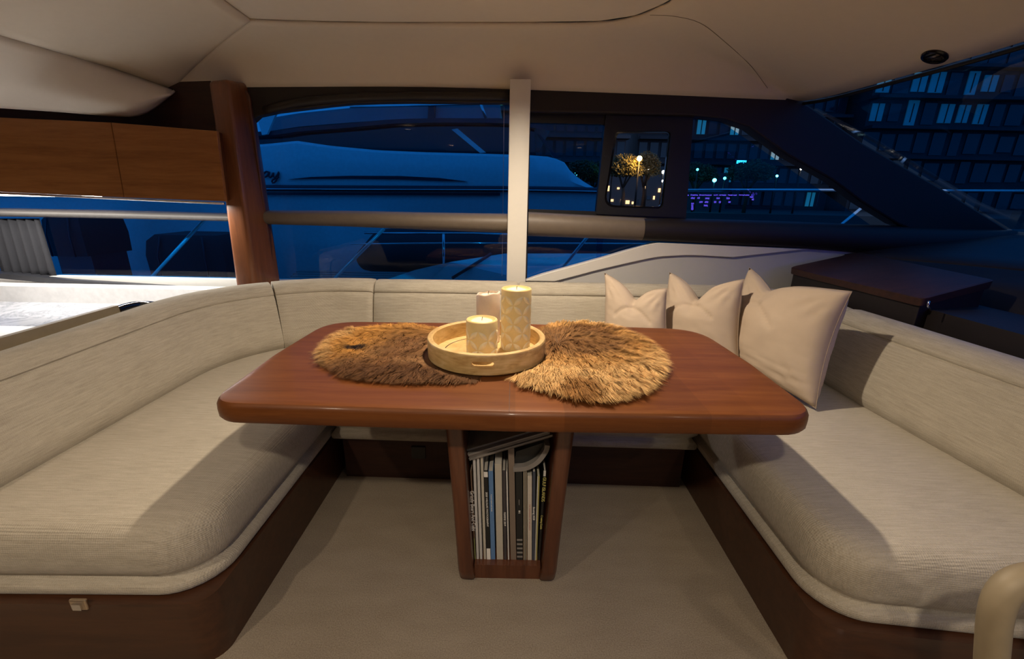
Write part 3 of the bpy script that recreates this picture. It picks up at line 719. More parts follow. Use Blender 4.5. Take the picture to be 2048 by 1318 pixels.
# ================================================================ FUR HIDES
def pip(x, y, poly):
    c = False; j = len(poly) - 1
    for i in range(len(poly)):
        a, b = poly[i], poly[j]
        if (a[1] > y) != (b[1] > y) and x < (b[0] - a[0]) * (y - a[1]) / (b[1] - a[1]) + a[0]: c = not c
        j = i
    return c
def dist_edge(x, y, poly):
    best = 9
    for i in range(len(poly)):
        a = Vector(poly[i - 1]); b = Vector(poly[i]); p = Vector((x, y)); d = b - a
        t = max(0, min(1, (p - a).dot(d) / max(1e-9, d.length_squared))); best = min(best, (p - a - d * t).length)
    return best
def furmat():
    m, nt, b = nodes('fur'); a = nt.nodes.new('ShaderNodeAttribute'); a.attribute_name = 'fur_col'
    n = noi(nt, tc(nt), 60, 2); hv = nt.nodes.new('ShaderNodeHueSaturation'); nt.links.new(a.outputs['Color'], hv.inputs['Color'])
    nt.links.new(math_(nt, 'ADD', math_(nt, 'MULTIPLY', n, .5), .75), hv.inputs['Value']); nt.links.new(hv.outputs[0], b.inputs['Base Color'])
    b.inputs['Roughness'].default_value = .6; b.inputs['Specular IOR Level'].default_value = .18; return m
M['fur'] = furmat()
def hide(name, outline_px, colfn, label, lay, N=30000, hgt=.010, seed=1, lng=1.0):
    rnd = random.Random(seed)
    ol = [at(a, b, z=ZT) for a, b in outline_px]; oc = sum(ol, Vector()) / len(ol); ol = [oc + (p - oc) * .955 for p in ol]; ol = [(p.x, p.y) for p in smoothline([Vector((p.x, p.y, 0)) for p in ol] + [Vector((ol[0].x, ol[0].y, 0))], 60)][:-1]
    cx = sum(p[0] for p in ol) / len(ol); cy_ = sum(p[1] for p in ol) / len(ol)
    root = empty(name, (cx, cy_, ZT))
    def base_h(x, y):
        d = dist_edge(x, y, ol); hh = hgt * (1 - math.exp(-d / .018)) + .002 + .004 * noise.noise(Vector((x * 14, y * 14, seed))) * min(1, d / .03)
        if math.hypot(x - TX, y - TY) < TR + .012: hh = min(hh, .0018)
        return max(.0012, hh)
    # skin
    g = []; n = len(ol); mb = MB(); levels = (1, .96, .88, .75, .58, .38, .18)
    rings = []
    for t in levels:
        rings.append([Vector(((p[0] - cx) * t, (p[1] - cy_) * t, base_h(cx + (p[0] - cx) * t * .999, cy_ + (p[1] - cy_) * t * .999) if t < 1 else .0005)) for p in ol])
    mb.loft(rings, True); sk = mb.build('hide_skin', M['fur'], root, True)
    at_ = sk.data.color_attributes.new('fur_col', 'FLOAT_COLOR', 'POINT')
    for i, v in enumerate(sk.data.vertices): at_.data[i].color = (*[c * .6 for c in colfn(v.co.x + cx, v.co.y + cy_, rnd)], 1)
    xs = [p[0] for p in ol]; ys = [p[1] for p in ol]; V_, F_, Cc = [], [], []
    cnt = 0
    while cnt < N:
        x = rnd.uniform(min(xs), max(xs)); y = rnd.uniform(min(ys), max(ys))
        if not pip(x, y, ol): continue
        cnt += 1
        if math.hypot(x - TX, y - TY) < TR - .006: continue
        # tufts: strands of one cell lean together and meet towards their tips
        cs = .0115; gi, gj = math.floor(x / cs), math.floor(y / cs); hr = random.Random(gi * 7919 + gj * 104729 + seed)
        tx, ty = (gi + hr.uniform(.1, .9)) * cs, (gj + hr.uniform(.1, .9)) * cs; ta = hr.gauss(0, .22); tl = hr.uniform(.85, 1.2); tc_ = hr.uniform(.72, 1.28)
        z = base_h(x, y); dx, dy, rise = lay(x, y); a = math.atan2(dy, dx) + rnd.gauss(0, .16) + ta + .6 * noise.noise(Vector((x * 9, y * 9, 3 + seed)))
        L = rnd.uniform(.026, .046) * tl * lng; ri = rise * .85 * rnd.uniform(.7, 1.2) * (1.25 if tl > 1.1 else .9)
        if math.hypot(x - TX, y - TY) < TR + .03: ri = .10
        D = Vector((math.cos(a), math.sin(a), 0)); side = Vector((-D.y, D.x, 0)) * rnd.uniform(.00045, .0009)
        p0_ = Vector((x - cx, y - cy_, z - .001)); pull = Vector((tx - x, ty - y, 0))
        p1 = p0_ + D * L * .5 + Vector((0, 0, L * ri * .85)) + pull * .12; p2 = p0_ + D * L + Vector((0, 0, L * ri * .60)) + pull * .36
        if p2.z < .0015: p2.z = .0015
        ex = math.hypot(p2.x + cx - TX, p2.y + cy_ - TY)
        if ex < TR + .004: continue
        k = len(V_); V_ += [p0_ - side, p0_ + side, p1 - side * .8, p1 + side * .8, p2]; F_ += [(k, k + 1, k + 3, k + 2), (k + 2, k + 3, k + 4)]
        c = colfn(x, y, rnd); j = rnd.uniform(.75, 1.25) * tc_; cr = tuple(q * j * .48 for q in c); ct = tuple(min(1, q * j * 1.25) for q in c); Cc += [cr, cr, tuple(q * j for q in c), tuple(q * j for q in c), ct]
    h = mesh('fur_pile', V_, F_, M['fur'], root, True, fix=False); h['kind'] = 'stuff'
    at_ = h.data.color_attributes.new('fur_col', 'FLOAT_COLOR', 'POINT')
    at_.data.foreach_set('color', [q for c in Cc for q in (*c, 1)])
    tag(root, label, 'fur hide', 'fur hides on the table'); return root
def mixc(a, b, t): t = max(0, min(1, t)); return tuple(p + (q - p) * t for p, q in zip(a, b))
GOLD, CREAM, BROWN, DARK, TAN = (.50, .24, .055), (.60, .37, .15), (.17, .075, .026), (.022, .014, .010), (.32, .165, .055)
GREYT = (.34, .185, .08)
def sm_(e0, e1, x): t = max(0, min(1, (x - e0) / (e1 - e0))); return t * t * (3 - 2 * t)
ol1 = [(641, 712), (652, 692), (675, 675), (705, 663), (745, 658), (800, 655), (850, 656), (900, 668), (960, 700), (985, 740), (965, 760), (925, 767), (870, 765), (820, 767), (770, 764), (730, 762), (690, 752), (665, 738), (650, 730)]
def col1(x, y, rnd):
    d = (x + .60) / .22; n = noise.noise(Vector((x * 16, y * 16, .3))); n2 = noise.noise(Vector((x * 45, y * 45, 5)))
    top = sm_(1.42, 1.58, y + .04 * n)
    c = mixc(BROWN, GREYT, .35 + .5 * n + .3 * n2)
    c = mixc(c, GOLD, sm_(1.0, .35, d + .5 * n * .4) * sm_(1.20, 1.36, y + .05 * n))
    c = mixc(c, GOLD, .75 * top); c = mixc(c, CREAM, .6 * sm_(1.60, 1.66, y + .02 * n))
    c = mixc(c, CREAM, .7 * sm_(.30, .05, d + .2 * n))
    e = math.hypot((x + .508) / .045, (y - 1.362) / .022); c = mixc(c, DARK, sm_(1.3, .6, e + .3 * n))
    c = mixc(c, mixc(BROWN, DARK, .3), sm_(1.24, 1.19, y) * sm_(.1, .5, d))
    return c
def lay1(x, y): return (-.35 + (x + .35) * .6, -.9 + 1.5 * sm_(1.45, 1.6, y), .28) if x > -.55 else (-.9, -.2 + (y - 1.35) * 2.5, .35)
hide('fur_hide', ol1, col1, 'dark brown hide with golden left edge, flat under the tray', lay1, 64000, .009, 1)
ol2 = [(1080, 668), (1105, 655), (1150, 652), (1200, 655), (1245, 668), (1285, 688), (1312, 712), (1321, 740), (1308, 765), (1280, 788), (1245, 800), (1200, 807), (1160, 804), (1120, 795), (1090, 786), (1060, 778), (1036, 768), (1028, 755), (1045, 735), (1060, 710), (1070, 690)]
def col2(x, y, rnd):
    n = noise.noise(Vector((x * 14, y * 14, 2.3))); n2 = noise.noise(Vector((x * 50, y * 50, 9)))
    q = at(0, 0, z=0)
    ex = math.hypot((x - .22) / .24, (y - 1.43) / .22)
    c = mixc(mixc(BROWN, TAN, .45 + .5 * n), CREAM, sm_(.62, 1.05, ex + .25 * n))
    c = mixc(c, GOLD, .5 * sm_(.5, .8, ex) * sm_(1.2, .9, ex)); c = mixc(c, TAN, .5 * max(0, n2))
    e = math.hypot((x - .175) / .05, (y - 1.06) / .075); c = mixc(c, mixc(BROWN, GOLD, .35), sm_(1.4, .4, e + .3 * n))
    e2 = math.hypot((x - .30) / .12, (y - 1.57) / .03); c = mixc(c, BROWN, sm_(1.3, .6, e2) * .8)
    return c
def lay2(x, y):
    a = math.atan2(y - 1.42, x - .16); return (math.cos(a) + .35, math.sin(a) - .25, .42)
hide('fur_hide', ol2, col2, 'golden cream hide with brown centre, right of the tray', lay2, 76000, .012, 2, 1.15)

# ================================================================ PILLOWS
def pillow(TL, TR_, BL, BR, th, label, chop=.10, seed=0, cx_=0., corner_fold=False):
    TL, TR_, BL, BR = map(Vector, (TL, TR_, BL, BR)); N = 36
    cen = (TL + TR_ + BL + BR) / 4; nrm = ((TR_ - TL).cross(TL - BL)).normalized()   # towards the room
    if nrm.y > 0 and nrm.x > 0: nrm = -nrm
    base = Vector((cen.x, cen.y, min(BL.z, BR.z))); root = empty('throw_pillow', base); V_, F_ = [], []
    def P_(u, v, side):
        s, t = u * 2 - 1, v * 2 - 1
        su = u - .5; pin = .045
        uu = .5 + (u - .5) * (1 - pin * 2 * (1 - t * t)); vv = .5 + (v - .5) * (1 - pin * 1.6 * (1 - s * s))
        # the chop: a V dent in the top edge
        g = math.exp(-(math.sqrt((s - cx_) ** 2 + .0036) - .06) / .34); vv -= chop * 2.0 * g * max(0, (v - .35) / .65) ** 1.5 if v > .35 else 0
        q = (BL.lerp(BR, uu)).lerp(TL.lerp(TR_, uu), vv)
        e = max(0, (1 - s * s) * (1 - t * t)); h = th * e ** .42
        h *= 1 - .45 * g * max(0, t) ** 1.3 * (chop > .02)
        h *= 1 + .05 * noise.noise(Vector((u * 4, v * 4, seed)))
        wr = .0035 * noise.noise(Vector((u * 7 + v * 9, v * 22, seed + 5))) * (1 - e * .6) + .004 * noise.noise(Vector((u * 5, v * 5, seed + 9)))
        for (cu, cv) in ((0, 0), (1, 0), (0, 1), (1, 1)):
            dd = math.hypot(u - cu, v - cv); an = math.atan2(abs(v - cv), abs(u - cu)); wr += .0045 * math.exp(-((dd - .22) / .13) ** 2) * math.sin(an * 15 + seed + cu * 2 + cv)
        wr += .004 * math.exp(-((v - .14) / .08) ** 2) * math.sin(v * 75 + 5 * noise.noise(Vector((u * 3, v * 3, seed))))
        cr = .010 * math.exp(-((t - .55 + abs(s - cx_) * .9) / .05) ** 2) * (abs(s - cx_) < .6) * (chop > .02)
        return q + nrm * side * (h + (wr - cr) * min(1, e * 6)) - base
    for side in (1, -1):
        k0 = len(V_)
        for j in range(N + 1):
            for i in range(N + 1): V_.append(P_(i / N, j / N, side))
        for j in range(N):
            for i in range(N): a = k0 + j * (N + 1) + i; F_.append((a, a + 1, a + N + 2, a + N + 1))
    o = mesh('pillow_cover', V_, F_, M['pillow'], root, True)
    edge = [P_(i / N, 0, 1) for i in range(N)] + [P_(1, i / N, 1) for i in range(N)] + [P_(1 - i / N, 1, 1) for i in range(N)] + [P_(0, 1 - i / N, 1) for i in range(N + 1)]
    MB().tube(edge, .0014, 6, False).build('edge_seam', M['seam'], root, True)
    tag(root, label, 'pillow', 'throw pillows in the sofa corner'); return root
zb = .428
pillow((.478, 2.24, .835), (.742, 2.04, .80), (.47, 2.10, zb), (.76, 1.90, zb), .085, 'dented beige pillow, leftmost of three behind the table', .105, 1, .05)
pillow((.825, 2.26, .845), (1.055, 1.95, .868), (.75, 2.10, zb), (1.05, 1.83, zb + .01), .095, 'beige pillow with a V-shaped dent, middle of three', .13, 2, -.05)
pillow((1.175, 2.14, .90), (1.28, 1.60, .885), (1.06, 2.05, zb), (1.20, 1.53, zb), .105, 'largest beige pillow leaning on the right backrest', .075, 3, -.35)

# ================================================================ RIGHT: DASH, WINDSHIELD, HANDLE
ds = empty('dashboard')
a0, a1, a2, a3 = at(1574, 532, z=.85), Vector((2.02, 2.55, .935)), at(1830, 598, z=.845), at(1985, 567, z=.90)
wt = MB(); th = Vector((0, 0, -.035))
P4 = roundpoly([(a0.x + .014, a0.y), (a2.x + .03, a2.y), (a3.x, a3.y), (a1.x, a1.y)], [.05, .02, .02, .02], 5)
def zz_(x, y): return .85 + (x - 1.62) * .20
wt.loft([[Vector((q.x, q.y, zz_(q.x, q.y) - .035)) for q in P4], [Vector((q.x, q.y, zz_(q.x, q.y) - .004)) for q in inset(P4, -.003)], [Vector((q.x, q.y, zz_(q.x, q.y))) for q in inset(P4, .004)]])
o = wt.build('wood_panel', M['darkwood'], ds, 50); o['label'] = 'dark mahogany inset panel'
Q = inset(P4, .012); MB().loft([[Vector((q.x, q.y, .55)) for q in Q], [Vector((q.x, q.y, zz_(q.x, q.y) - .036)) for q in Q]]).build('console_side', M['brownblack'], ds, 50)
# main cowl
cow = [(1.95, 2.56, .90), (2.15, 1.9, .93), (2.2, 1.2, .95), (2.3, .4, .95), (2.3, -.6, .95)]
cow2 = [(3.3, 2.56, 1.06), (3.3, 1.9, 1.06), (3.3, 1.2, 1.06), (3.3, .4, 1.06), (3.3, -.6, 1.06)]
ruled('cowl', [Vector(q) for q in cow], [Vector(q) for q in cow2], M['brownblack'], 30, 6, Vector((0, 0, .02)), ds, .03)
ruled('cowl_front', [Vector(q) - Vector((0, 0, .0)) for q in cow], [Vector((q[0] - .28, q[1], .45)) for q in cow], M['brownblack'], 30, 6, Vector((-.03, 0, 0)), ds, .03)
MB().box((1.825, 1.35, .62), (.30, 1.1, .36)).build('locker', M['brownblack'], ds)
MB().tube([at(1858, 602, Y=1.62), at(1856, 612, Y=1.62), at(1861, 622, Y=1.62)], .004, 8).build('catch', M['chrome'], ds, True)
tag(ds, 'dark leather dashboard with a mahogany panel, under the windscreen', 'dashboard'); base_at(ds, (2.0, 1.8, .45))
# windscreen: raked plane from the A-pillar back along the boat
T0, B0_ = at(1608, 205, Y=2.6), at(2030, 462, Y=2.6)
ws = empty('window_6'); structure(ws)
sc_top = [T0] + [q + Vector((.012, 0, -.012)) for q in rowB[-5:]] + [rowB[-1] + Vector((.1, -1.2, 0))]
sc_bot = [B0_, B0_ + Vector((.06, -.9, -.01)), B0_ + Vector((.12, -1.8, -.02)), B0_ + Vector((.18, -2.8, -.03)), B0_ + Vector((.3, -4.4, -.04))]
ruled('pane', sc_top, sc_bot, M['glass'], 40, 4, None, ws, .006, smooth_in=False)
MB().tube([q + Vector((.0, 0, -.004)) for q in smoothline(sc_top, 60)], .009, 8).build('pane_seal', M['black'], ws, True)
# swivel vent set in the headliner
vp = at(1870, 112, z=1.745); vr = empty('ceiling_speaker', vp)
# headliner slopes here; measure its normal from the sheet itself
bpy.context.view_layer.update()
hit, hl_, hn, _ = coving.ray_cast(Vector((0, 0, EYE)), (vp - Vector((0, 0, EYE))).normalized())
if hit:
    vr.location = hl_; 
    if hn.z > 0: hn = -hn
    q = hn.to_track_quat('Z', 'Y'); vr.rotation_mode = 'QUATERNION'; vr.rotation_quaternion = q
MB().lathe([(.030, 0), (.042, 0), (.043, .004), (.040, .009), (.032, .010), (.030, .004)], n=36, capb=False, capt=False).build('bezel', M['gloss_black'], vr, 40)
MB().lathe([(.031, .002), (.018, .004), (.008, .0075)], n=24).build('louvre_disc', M['brass'], vr, 40)
for k in range(3): MB().box((0, (k - 1) * .016, .0075), (.050 - abs(k - 1) * .012, .004, .003)).build('slat', M['black'], vr)
tag(vr, 'small round black vent set in the headliner above the windscreen', 'vent')
# leather-wrapped grab handle, bottom right
hp = smoothline([at(1978, 1400, Y=.545), at(1984, 1300, Y=.545), at(1992, 1225, Y=.548), at(2012, 1180, Y=.552), at(2050, 1157, Y=.556), at(2110, 1150, Y=.56), at(2200, 1155, Y=.56)], 40)
gh = empty('grab_handle', hp[0]); o = MB().tube([p - hp[0] for p in hp], .0215, 18).build('leather_sleeve', M['rail'], gh, True)
o = MB().tube([hp[0] - hp[0], Vector((0, 0, -hp[0].z)) + Vector((0, 0, .005))], .018, 14).build('upright', M['rail'], gh, True)
o = MB().tube([hp[-1] - hp[0], hp[-1] - hp[0] + Vector((.05, 0, -.03)), Vector((hp[-1].x - hp[0].x + .06, 0, -hp[0].z + .005))], .018, 14).build('upright', M['rail'], gh, True)
MB().tube([(0, 0, -hp[0].z + .001), (0, 0, -hp[0].z + .01)], .035, 20).build('foot_flange', M['chrome'], gh, 40)
tag(gh, 'curved handrail wrapped in beige leather, beside the right seat end', 'handrail')
# helm switch panel: its lit legends show as a violet reflection in the side window
YP = .45
sw = empty('switch_panel'); leds = emissive('violet_legends', (.14, .09, 1.0), 22)
def refl(px, py):  # where a point must stand to be mirrored at that pixel by the pane (y = 2.672)
    p = at(px, py, Y=2 * 2.672 - YP); return Vector((p.x, YP, p.z))
c0, c1 = refl(1346, 384), refl(1515, 428)
MB().box(((c0.x + c1.x) / 2, YP - .02, (c0.z + c1.z) / 2), (abs(c1.x - c0.x) + .08, .03, abs(c0.z - c1.z) + .08)).build('panel_face', M['black'], sw)
MB().box(((c0.x + c1.x) / 2, YP + .14, c0.z + .05), (abs(c1.x - c0.x) + .12, .36, .012)).build('light_blocker', M['black'], sw)  # added shield, stops the legends' light from reaching the windscreen
MB().box((c1.x + .06, YP + .035, (c0.z + c1.z) / 2), (.012, .14, abs(c0.z - c1.z) + .12)).build('light_blocker_side', M['black'], sw)  # outboard side of the added light shield
def leg(x0, x1, y, h=1.4):
    a, b = refl(x0, y), refl(x1, y); MB().box(((a.x + b.x) / 2, YP - .0045, a.z), (abs(b.x - a.x), .002, .0085 * h)).build('lit_legend', leds, sw)
for x0, x1 in ((1352, 1378), (1381, 1396), (1399, 1424), (1427, 1436), (1439, 1453), (1456, 1474), (1478, 1499), (1503, 1508)): leg(x0, x1, 390)
for x0, x1, y in ((1353, 1359, 393), (1365, 1371, 395.5), (1368, 1373, 399), (1382, 1390, 396), (1395, 1400, 396), (1411, 1419, 396.5), (1433, 1440, 396.5), (1453, 1460, 396.5), (1350, 1357, 406), (1361, 1368, 406), (1361, 1367, 410), (1361, 1366, 414), (1361, 1366, 417.5), (1383, 1388, 407), (1383, 1387, 411), (1383, 1387, 415), (1383, 1387, 418.5), (1399, 1406, 404), (1410, 1417, 404), (1408, 1416, 411), (1428, 1433, 404), (1438, 1442, 404), (1457, 1462, 404), (1350, 1356, 415.5), (1349, 1357, 426), (1500, 1507, 394), (1504, 1508, 399)): leg(x0, x1, y, 2.2)
tag(sw, 'backlit violet switch panel, seen mirrored in the side window', 'panel'); base_at(sw, (c0.x, YP, .9))

# curtain on the galley side behind, mirrored in the galley window
ct = empty('curtain', (-2.9, 1.2, .75))
# ================================================================ CEILING DOWNLIGHTS (table and viewpoint lamps, then four added for fill)
for i, (x, y, e) in enumerate(SPOTS):
    d = empty('downlight', (x, y, CEIL))
    MB().lathe([(.036, -.0), (.046, -.0), (.045, -.005), (.037, -.006)], n=28, capb=False, capt=False).build('bezel', M['chrome'], d, 40)
    MB().lathe([(.034, .006), (.001, .006)], n=20, capb=False).build('lens', emissive('downlight_lens', (1, .82, .6), 6), d)
    tag(d, ['steel downlight in the ceiling straight above the table', 'steel downlight in the ceiling just behind the viewpoint', 'added fill downlight in the ceiling above the galley side', 'added fill downlight in the ceiling above the helm side', 'added rear fill downlight on the galley side', 'added rear fill downlight on the helm side'][i], 'light', 'ceiling downlights')
bpy.data.objects.remove(ct)

# ================================================================ OUTSIDE
# water
def water():
    m, nt, b = nodes('harbour_water'); n = noi(nt, tc(nt), 1.2, 4); b.inputs['Base Color'].default_value = (.006, .012, .022, 1); b.inputs['Roughness'].default_value = .12; bump(nt, b, n, .4, .1); return m
tag(MB().box((0, 42, -1.05), (220, 78, .1)).build('harbour_water', water()), None, None, None, 'structure')
# neighbouring yacht
ya = empty('moored_yacht', (-2.5, 6.5, -1.0))
def yp(o): o.location = -Vector((-2.5, 6.5, -1.0)); return o
YH = 5.5
top = ppts([(-400, 330), (100, 300), (400, 291), (525, 288), (592, 281), (659, 291), (755, 300), (850, 304), (971, 307), (1059, 310), (1099, 313), (1128, 322), (1136, 336), (1150, 350), (1168, 363), (1188, 375), (1200, 380)], Y=YH)
top = resample(top, 90)
rings = []
for p in top:
    z = p.z; rings.append([Vector((p.x, 8.6, z)), Vector((p.x, YH + .25, z)), Vector((p.x, YH + .03, z)), Vector((p.x, YH, z - .03)), Vector((p.x, YH - .03, (z + 1.28) / 2)), Vector((p.x, YH, min(z - .031, 1.30))), Vector((p.x + .0, YH + .02, min(z - .04, 1.24))), Vector((p.x, YH + .06, .7)), Vector((p.x - .05, YH + .2, .1)), Vector((p.x - .1, YH + .5, -.9)), Vector((p.x - .1, 8.6, -.9))])
yp(MB().loft(rings).build('hull', M['hull'], ya, 35))
# swim platform and lower stern
pz = at(1195, 388, Y=YH); px_ = at(1250, 400, Y=YH)
yp(MB().box(((pz.x + px_.x) / 2 - .1, 6.9, (pz.z - .35) / 1 - .0), (px_.x - pz.x + .3, 2.6, .62)).build('stern_platform', M['hull'], ya))
# rub rail with steel strip
rr_ = [Vector((p.x, YH - .035, 1.285 + .012 * 0)) for p in ppts([(-400, 380), (1190, 383)], Y=YH)]
rr_ = [at(-400, 370, Y=YH - .02), at(540, 376, Y=YH - .02), at(1018, 378, Y=YH - .02), at(1205, 381, Y=YH - .02)]
yp(MB().tube([p for p in smoothline(rr_, 30)], .035, 10).build('rub_rail', M['navy'], ya, True))
yp(MB().tube([p + Vector((0, -.035, -.012)) for p in smoothline(rr_, 30)], .008, 8).build('rub_rail_strip', M['chrome'], ya, True))
# hull window swoosh
swo = [at(a, b, Y=YH - .035) for a, b in ((575, 359), (620, 354), (700, 351.5), (800, 352), (880, 356), (935, 363), (880, 362), (800, 359), (700, 357.5), (620, 358))]
yp(slab('hull_feature_line', swo, .02, M['navy'], ya))
yp(MB().lathe([(.05, 0), (.05, .02), (.03, .03)], n=20).build('porthole', M['hullwin'], ya)); ya.children[-1]
pho = ya.children[-1]; pho.data.transform(Matrix.Rotation(R(90), 4, 'X')); pho.data.transform(Matrix.Translation(at(958, 345, Y=YH - .01)))
# script lettering "ay" on the hull side
M['ink'] = plain('hull_lettering', (.012, .02, .04), .4)
def script(ptsl, w=.012):
    mb = MB()
    for pts in ptsl:
        mb.tube([p for p in smoothline([at(a, b, Y=YH - .035) for a, b in pts], 24)], w, 6)
    return yp(mb.build('name_lettering', M['ink'], ya, True))
script([[(538, 345), (533, 343), (527, 348), (528, 354), (534, 352), (539, 344), (537, 351), (541, 355), (545, 350)],
        [(545, 350), (547, 344), (546, 351), (549, 355), (554, 351), (558, 343), (556, 352), (551, 363), (545, 366), (544, 361), (550, 357), (558, 354)]], .010)
# superstructure glass band
def band(name, upx, lpx, Y, depth, mat):
    a = resample(ppts(upx, Y=Y), 40); b = resample(ppts(lpx, Y=Y), 40); D = Vector((0, depth, 0))
    return yp(MB().loft([[p, q, q + D, p + D] for p, q in zip(a, b)]).build(name, mat, ya, 40))
band('saloon_glazing', [(-400, 300), (400, 275), (551, 268), (596, 259), (691, 252), (787, 243), (882, 241), (1016, 242), (1068, 250)], [(-400, 332), (400, 296), (540, 292), (592, 288), (659, 298), (755, 306), (850, 309), (971, 312), (1072, 314)], YH + .30, 2.4, M['hullwin'])
band('roof_overhang', [(-400, 292), (400, 268), (551, 262), (596, 255), (691, 247), (787, 238), (882, 236), (1016, 237), (1080, 244)], [(-400, 302), (400, 278), (551, 270), (596, 263), (691, 256), (787, 247), (882, 245), (1016, 246), (1100, 262)], YH + .15, 2.6, M['navy'])
band('flybridge_coaming', [(540, 236), (600, 226), (700, 216), (800, 212), (1000, 208)], [(540, 262), (600, 253), (700, 245), (800, 238), (1000, 236)], YH + .6, 2.0, M['grey_blue'])
band('lower_topsides_shade', [(-400, 384), (540, 385), (1000, 386)], [(-400, 390), (540, 390), (1000, 391)], YH - .02, .05, M['navy'])
yp(slab('wing_panel', ppts([(512, 226), (552, 226), (534, 268), (524, 270)], Y=YH + .1), .04, M['hull'], ya))
yp(slab('window_pillar', ppts([(903, 259), (915, 257), (972, 305), (960, 306)], Y=YH + .27), .05, M['hull'], ya))
yp(slab('window_pillar', ppts([(857, 204), (870, 204), (868, 242), (855, 242)], Y=YH + .5), .08, M['navy'], ya))
yp(slab('wing_brace', ppts([(1075, 268), (1081, 270), (1122, 318), (1108, 316)], Y=YH + .2), .06, M['navy'], ya))
yp(MB().tube([at(960, 205, Y=YH + .5), at(972, 236, Y=YH + .5)], .02, 8).build('rail_post', M['chrome'], ya, True))
yp(MB().tube([at(700, 214, Y=YH + .5), at(1060, 206, Y=YH + .5)], .012, 8).build('flybridge_rail', M['chrome'], ya, True))
tag(ya, 'white motor yacht moored alongside, script lettering on its hull', 'yacht')

# deck cushion / helm seats aft on the neighbour
# pontoon between boats, plank by plank
dk = empty('slatted_platform', (-1.2, 3.8, -.2)); ex_ = []
for k in range(7):
    yk = 3.42 + k * .115
    zz = .47; pyk = next(py for py in range(470, 640) if at(600, py, Y=yk).z <= zz); bx_ = 585 + (555 - pyk) * 1.15; x0 = at(bx_, pyk, Y=yk).x
    MB().box(((x0 + (-.35)) / 2 + 1.2, yk - 3.8, zz + .2), (-.35 - x0, .088, .03)).build('plank', M['teak'], dk); ex_.append(x0)
MB().add([Vector((x + 1.2, y - 3.8, z)) for z in (-.8, .62) for x, y in ((ex_[0] + .03, 3.40), (-.36, 3.40), (-.36, 4.14), (ex_[-1] + .03, 4.14))], [(3, 2, 1, 0), (4, 5, 6, 7), (0, 1, 5, 4), (1, 2, 6, 5), (2, 3, 7, 6), (3, 0, 4, 7)]).build('support', M['black'], dk)
tag(dk, 'dark slatted teak platform between the two boats, low in the middle window', 'platform')
# dark covered tender between boats
td = empty('covered_tender', (-.6, 4.6, -.2))
MB().tube([(-1.15, .45, .66), (-.9, .35, .76), (-.5, .2, .80), (.2, .1, .80), (.9, .1, .76), (1.8, .1, .75), (2.6, .15, .80)], [.12, .24, .30, .32, .28, .26, .22], 20).build('tube', M['deckgrey'], td, True)
MB().tube([(-.9, .45, .96), (0, .42, 1.02), (1.4, .42, 1.02), (2.6, .42, 1.0)], [.06, .13, .15, .12], 14).build('cover', M['deckgrey'], td, True)
MB().tube([(-.9, -.2, 1.03), (.2, -.25, 1.05), (2.6, -.2, 1.03)], .010, 8).build('grab_line', M['chrome'], td, True)
tag(td, 'dark covered inflatable tender seen through the lower window pane', 'tender')
# own side deck in white, with bulwark
sd = empty('side_deck', (.6, 3.1, .2))
dkp = [at(770, 560, Y=2.86), at(830, 540, Y=2.95), at(900, 524, Y=3.1), at(1010, 507, Y=3.3), at(1200, 507, Y=3.4), at(1400, 512, Y=3.4), at(1400, 640, Y=2.8), at(770, 640, Y=2.8)]
slab('deck_moulding', dkp, .25, M['hull'], sd, back=Vector((0, .4, -1))).location = -Vector((.6, 3.1, .2))
MB().tube([at(905, 556, Y=2.95) - sd.location, at(982, 508, Y=3.2) - sd.location], .012, 8).build('deck_seam', M['navy'], sd, True)
tag(sd, 'white moulded side deck just outside the middle window', 'deck')
# steel guard rails outside the windows
def rod(name, pts, r, label):
    q = [Vector(p) for p in pts]; e = empty(name, q[-1]); MB().tube([p - q[-1] for p in q], r, 10).build('tube', M['satin'], e, True)
    MB().tube([Vector((0, 0, 0)), Vector((0, 0, -.012))], r * 2.2, 12).build('flange', M['chrome'], e, 40); tag(e, label, 'rail', 'slanting steel rails outside'); return e
rod('slanting_rail', [at(768, 458, Y=2.95), at(652, 575, Y=2.95)], .011, 'slanting polished steel rail outside the middle window')
rod('slanting_rail', [at(1178, 470, Y=2.95), at(1085, 585, Y=2.95)], .011, 'slanting polished steel rail right of the white post')
rod('slanting_rail', [at(412, 436, Y=2.95), at(262, 600, Y=2.95)], .011, 'slanting polished steel rail outside the galley window')
e = empty('stanchion', at(888, 560, Y=3.3)); MB().tube([(0, 0, 0), at(887, 468, Y=3.3) - e.location], .010, 10).build('post', M['chrome'], e, True)
MB().tube([at(700, 488, Y=3.3) - e.location, at(888, 486, Y=3.3) - e.location, at(1300, 487, Y=3.3) - e.location], .005, 8).build('guard_wire', M['chrome'], e, True)
tag(e, 'upright steel stanchion with guard wire above the side deck', 'stanchion')

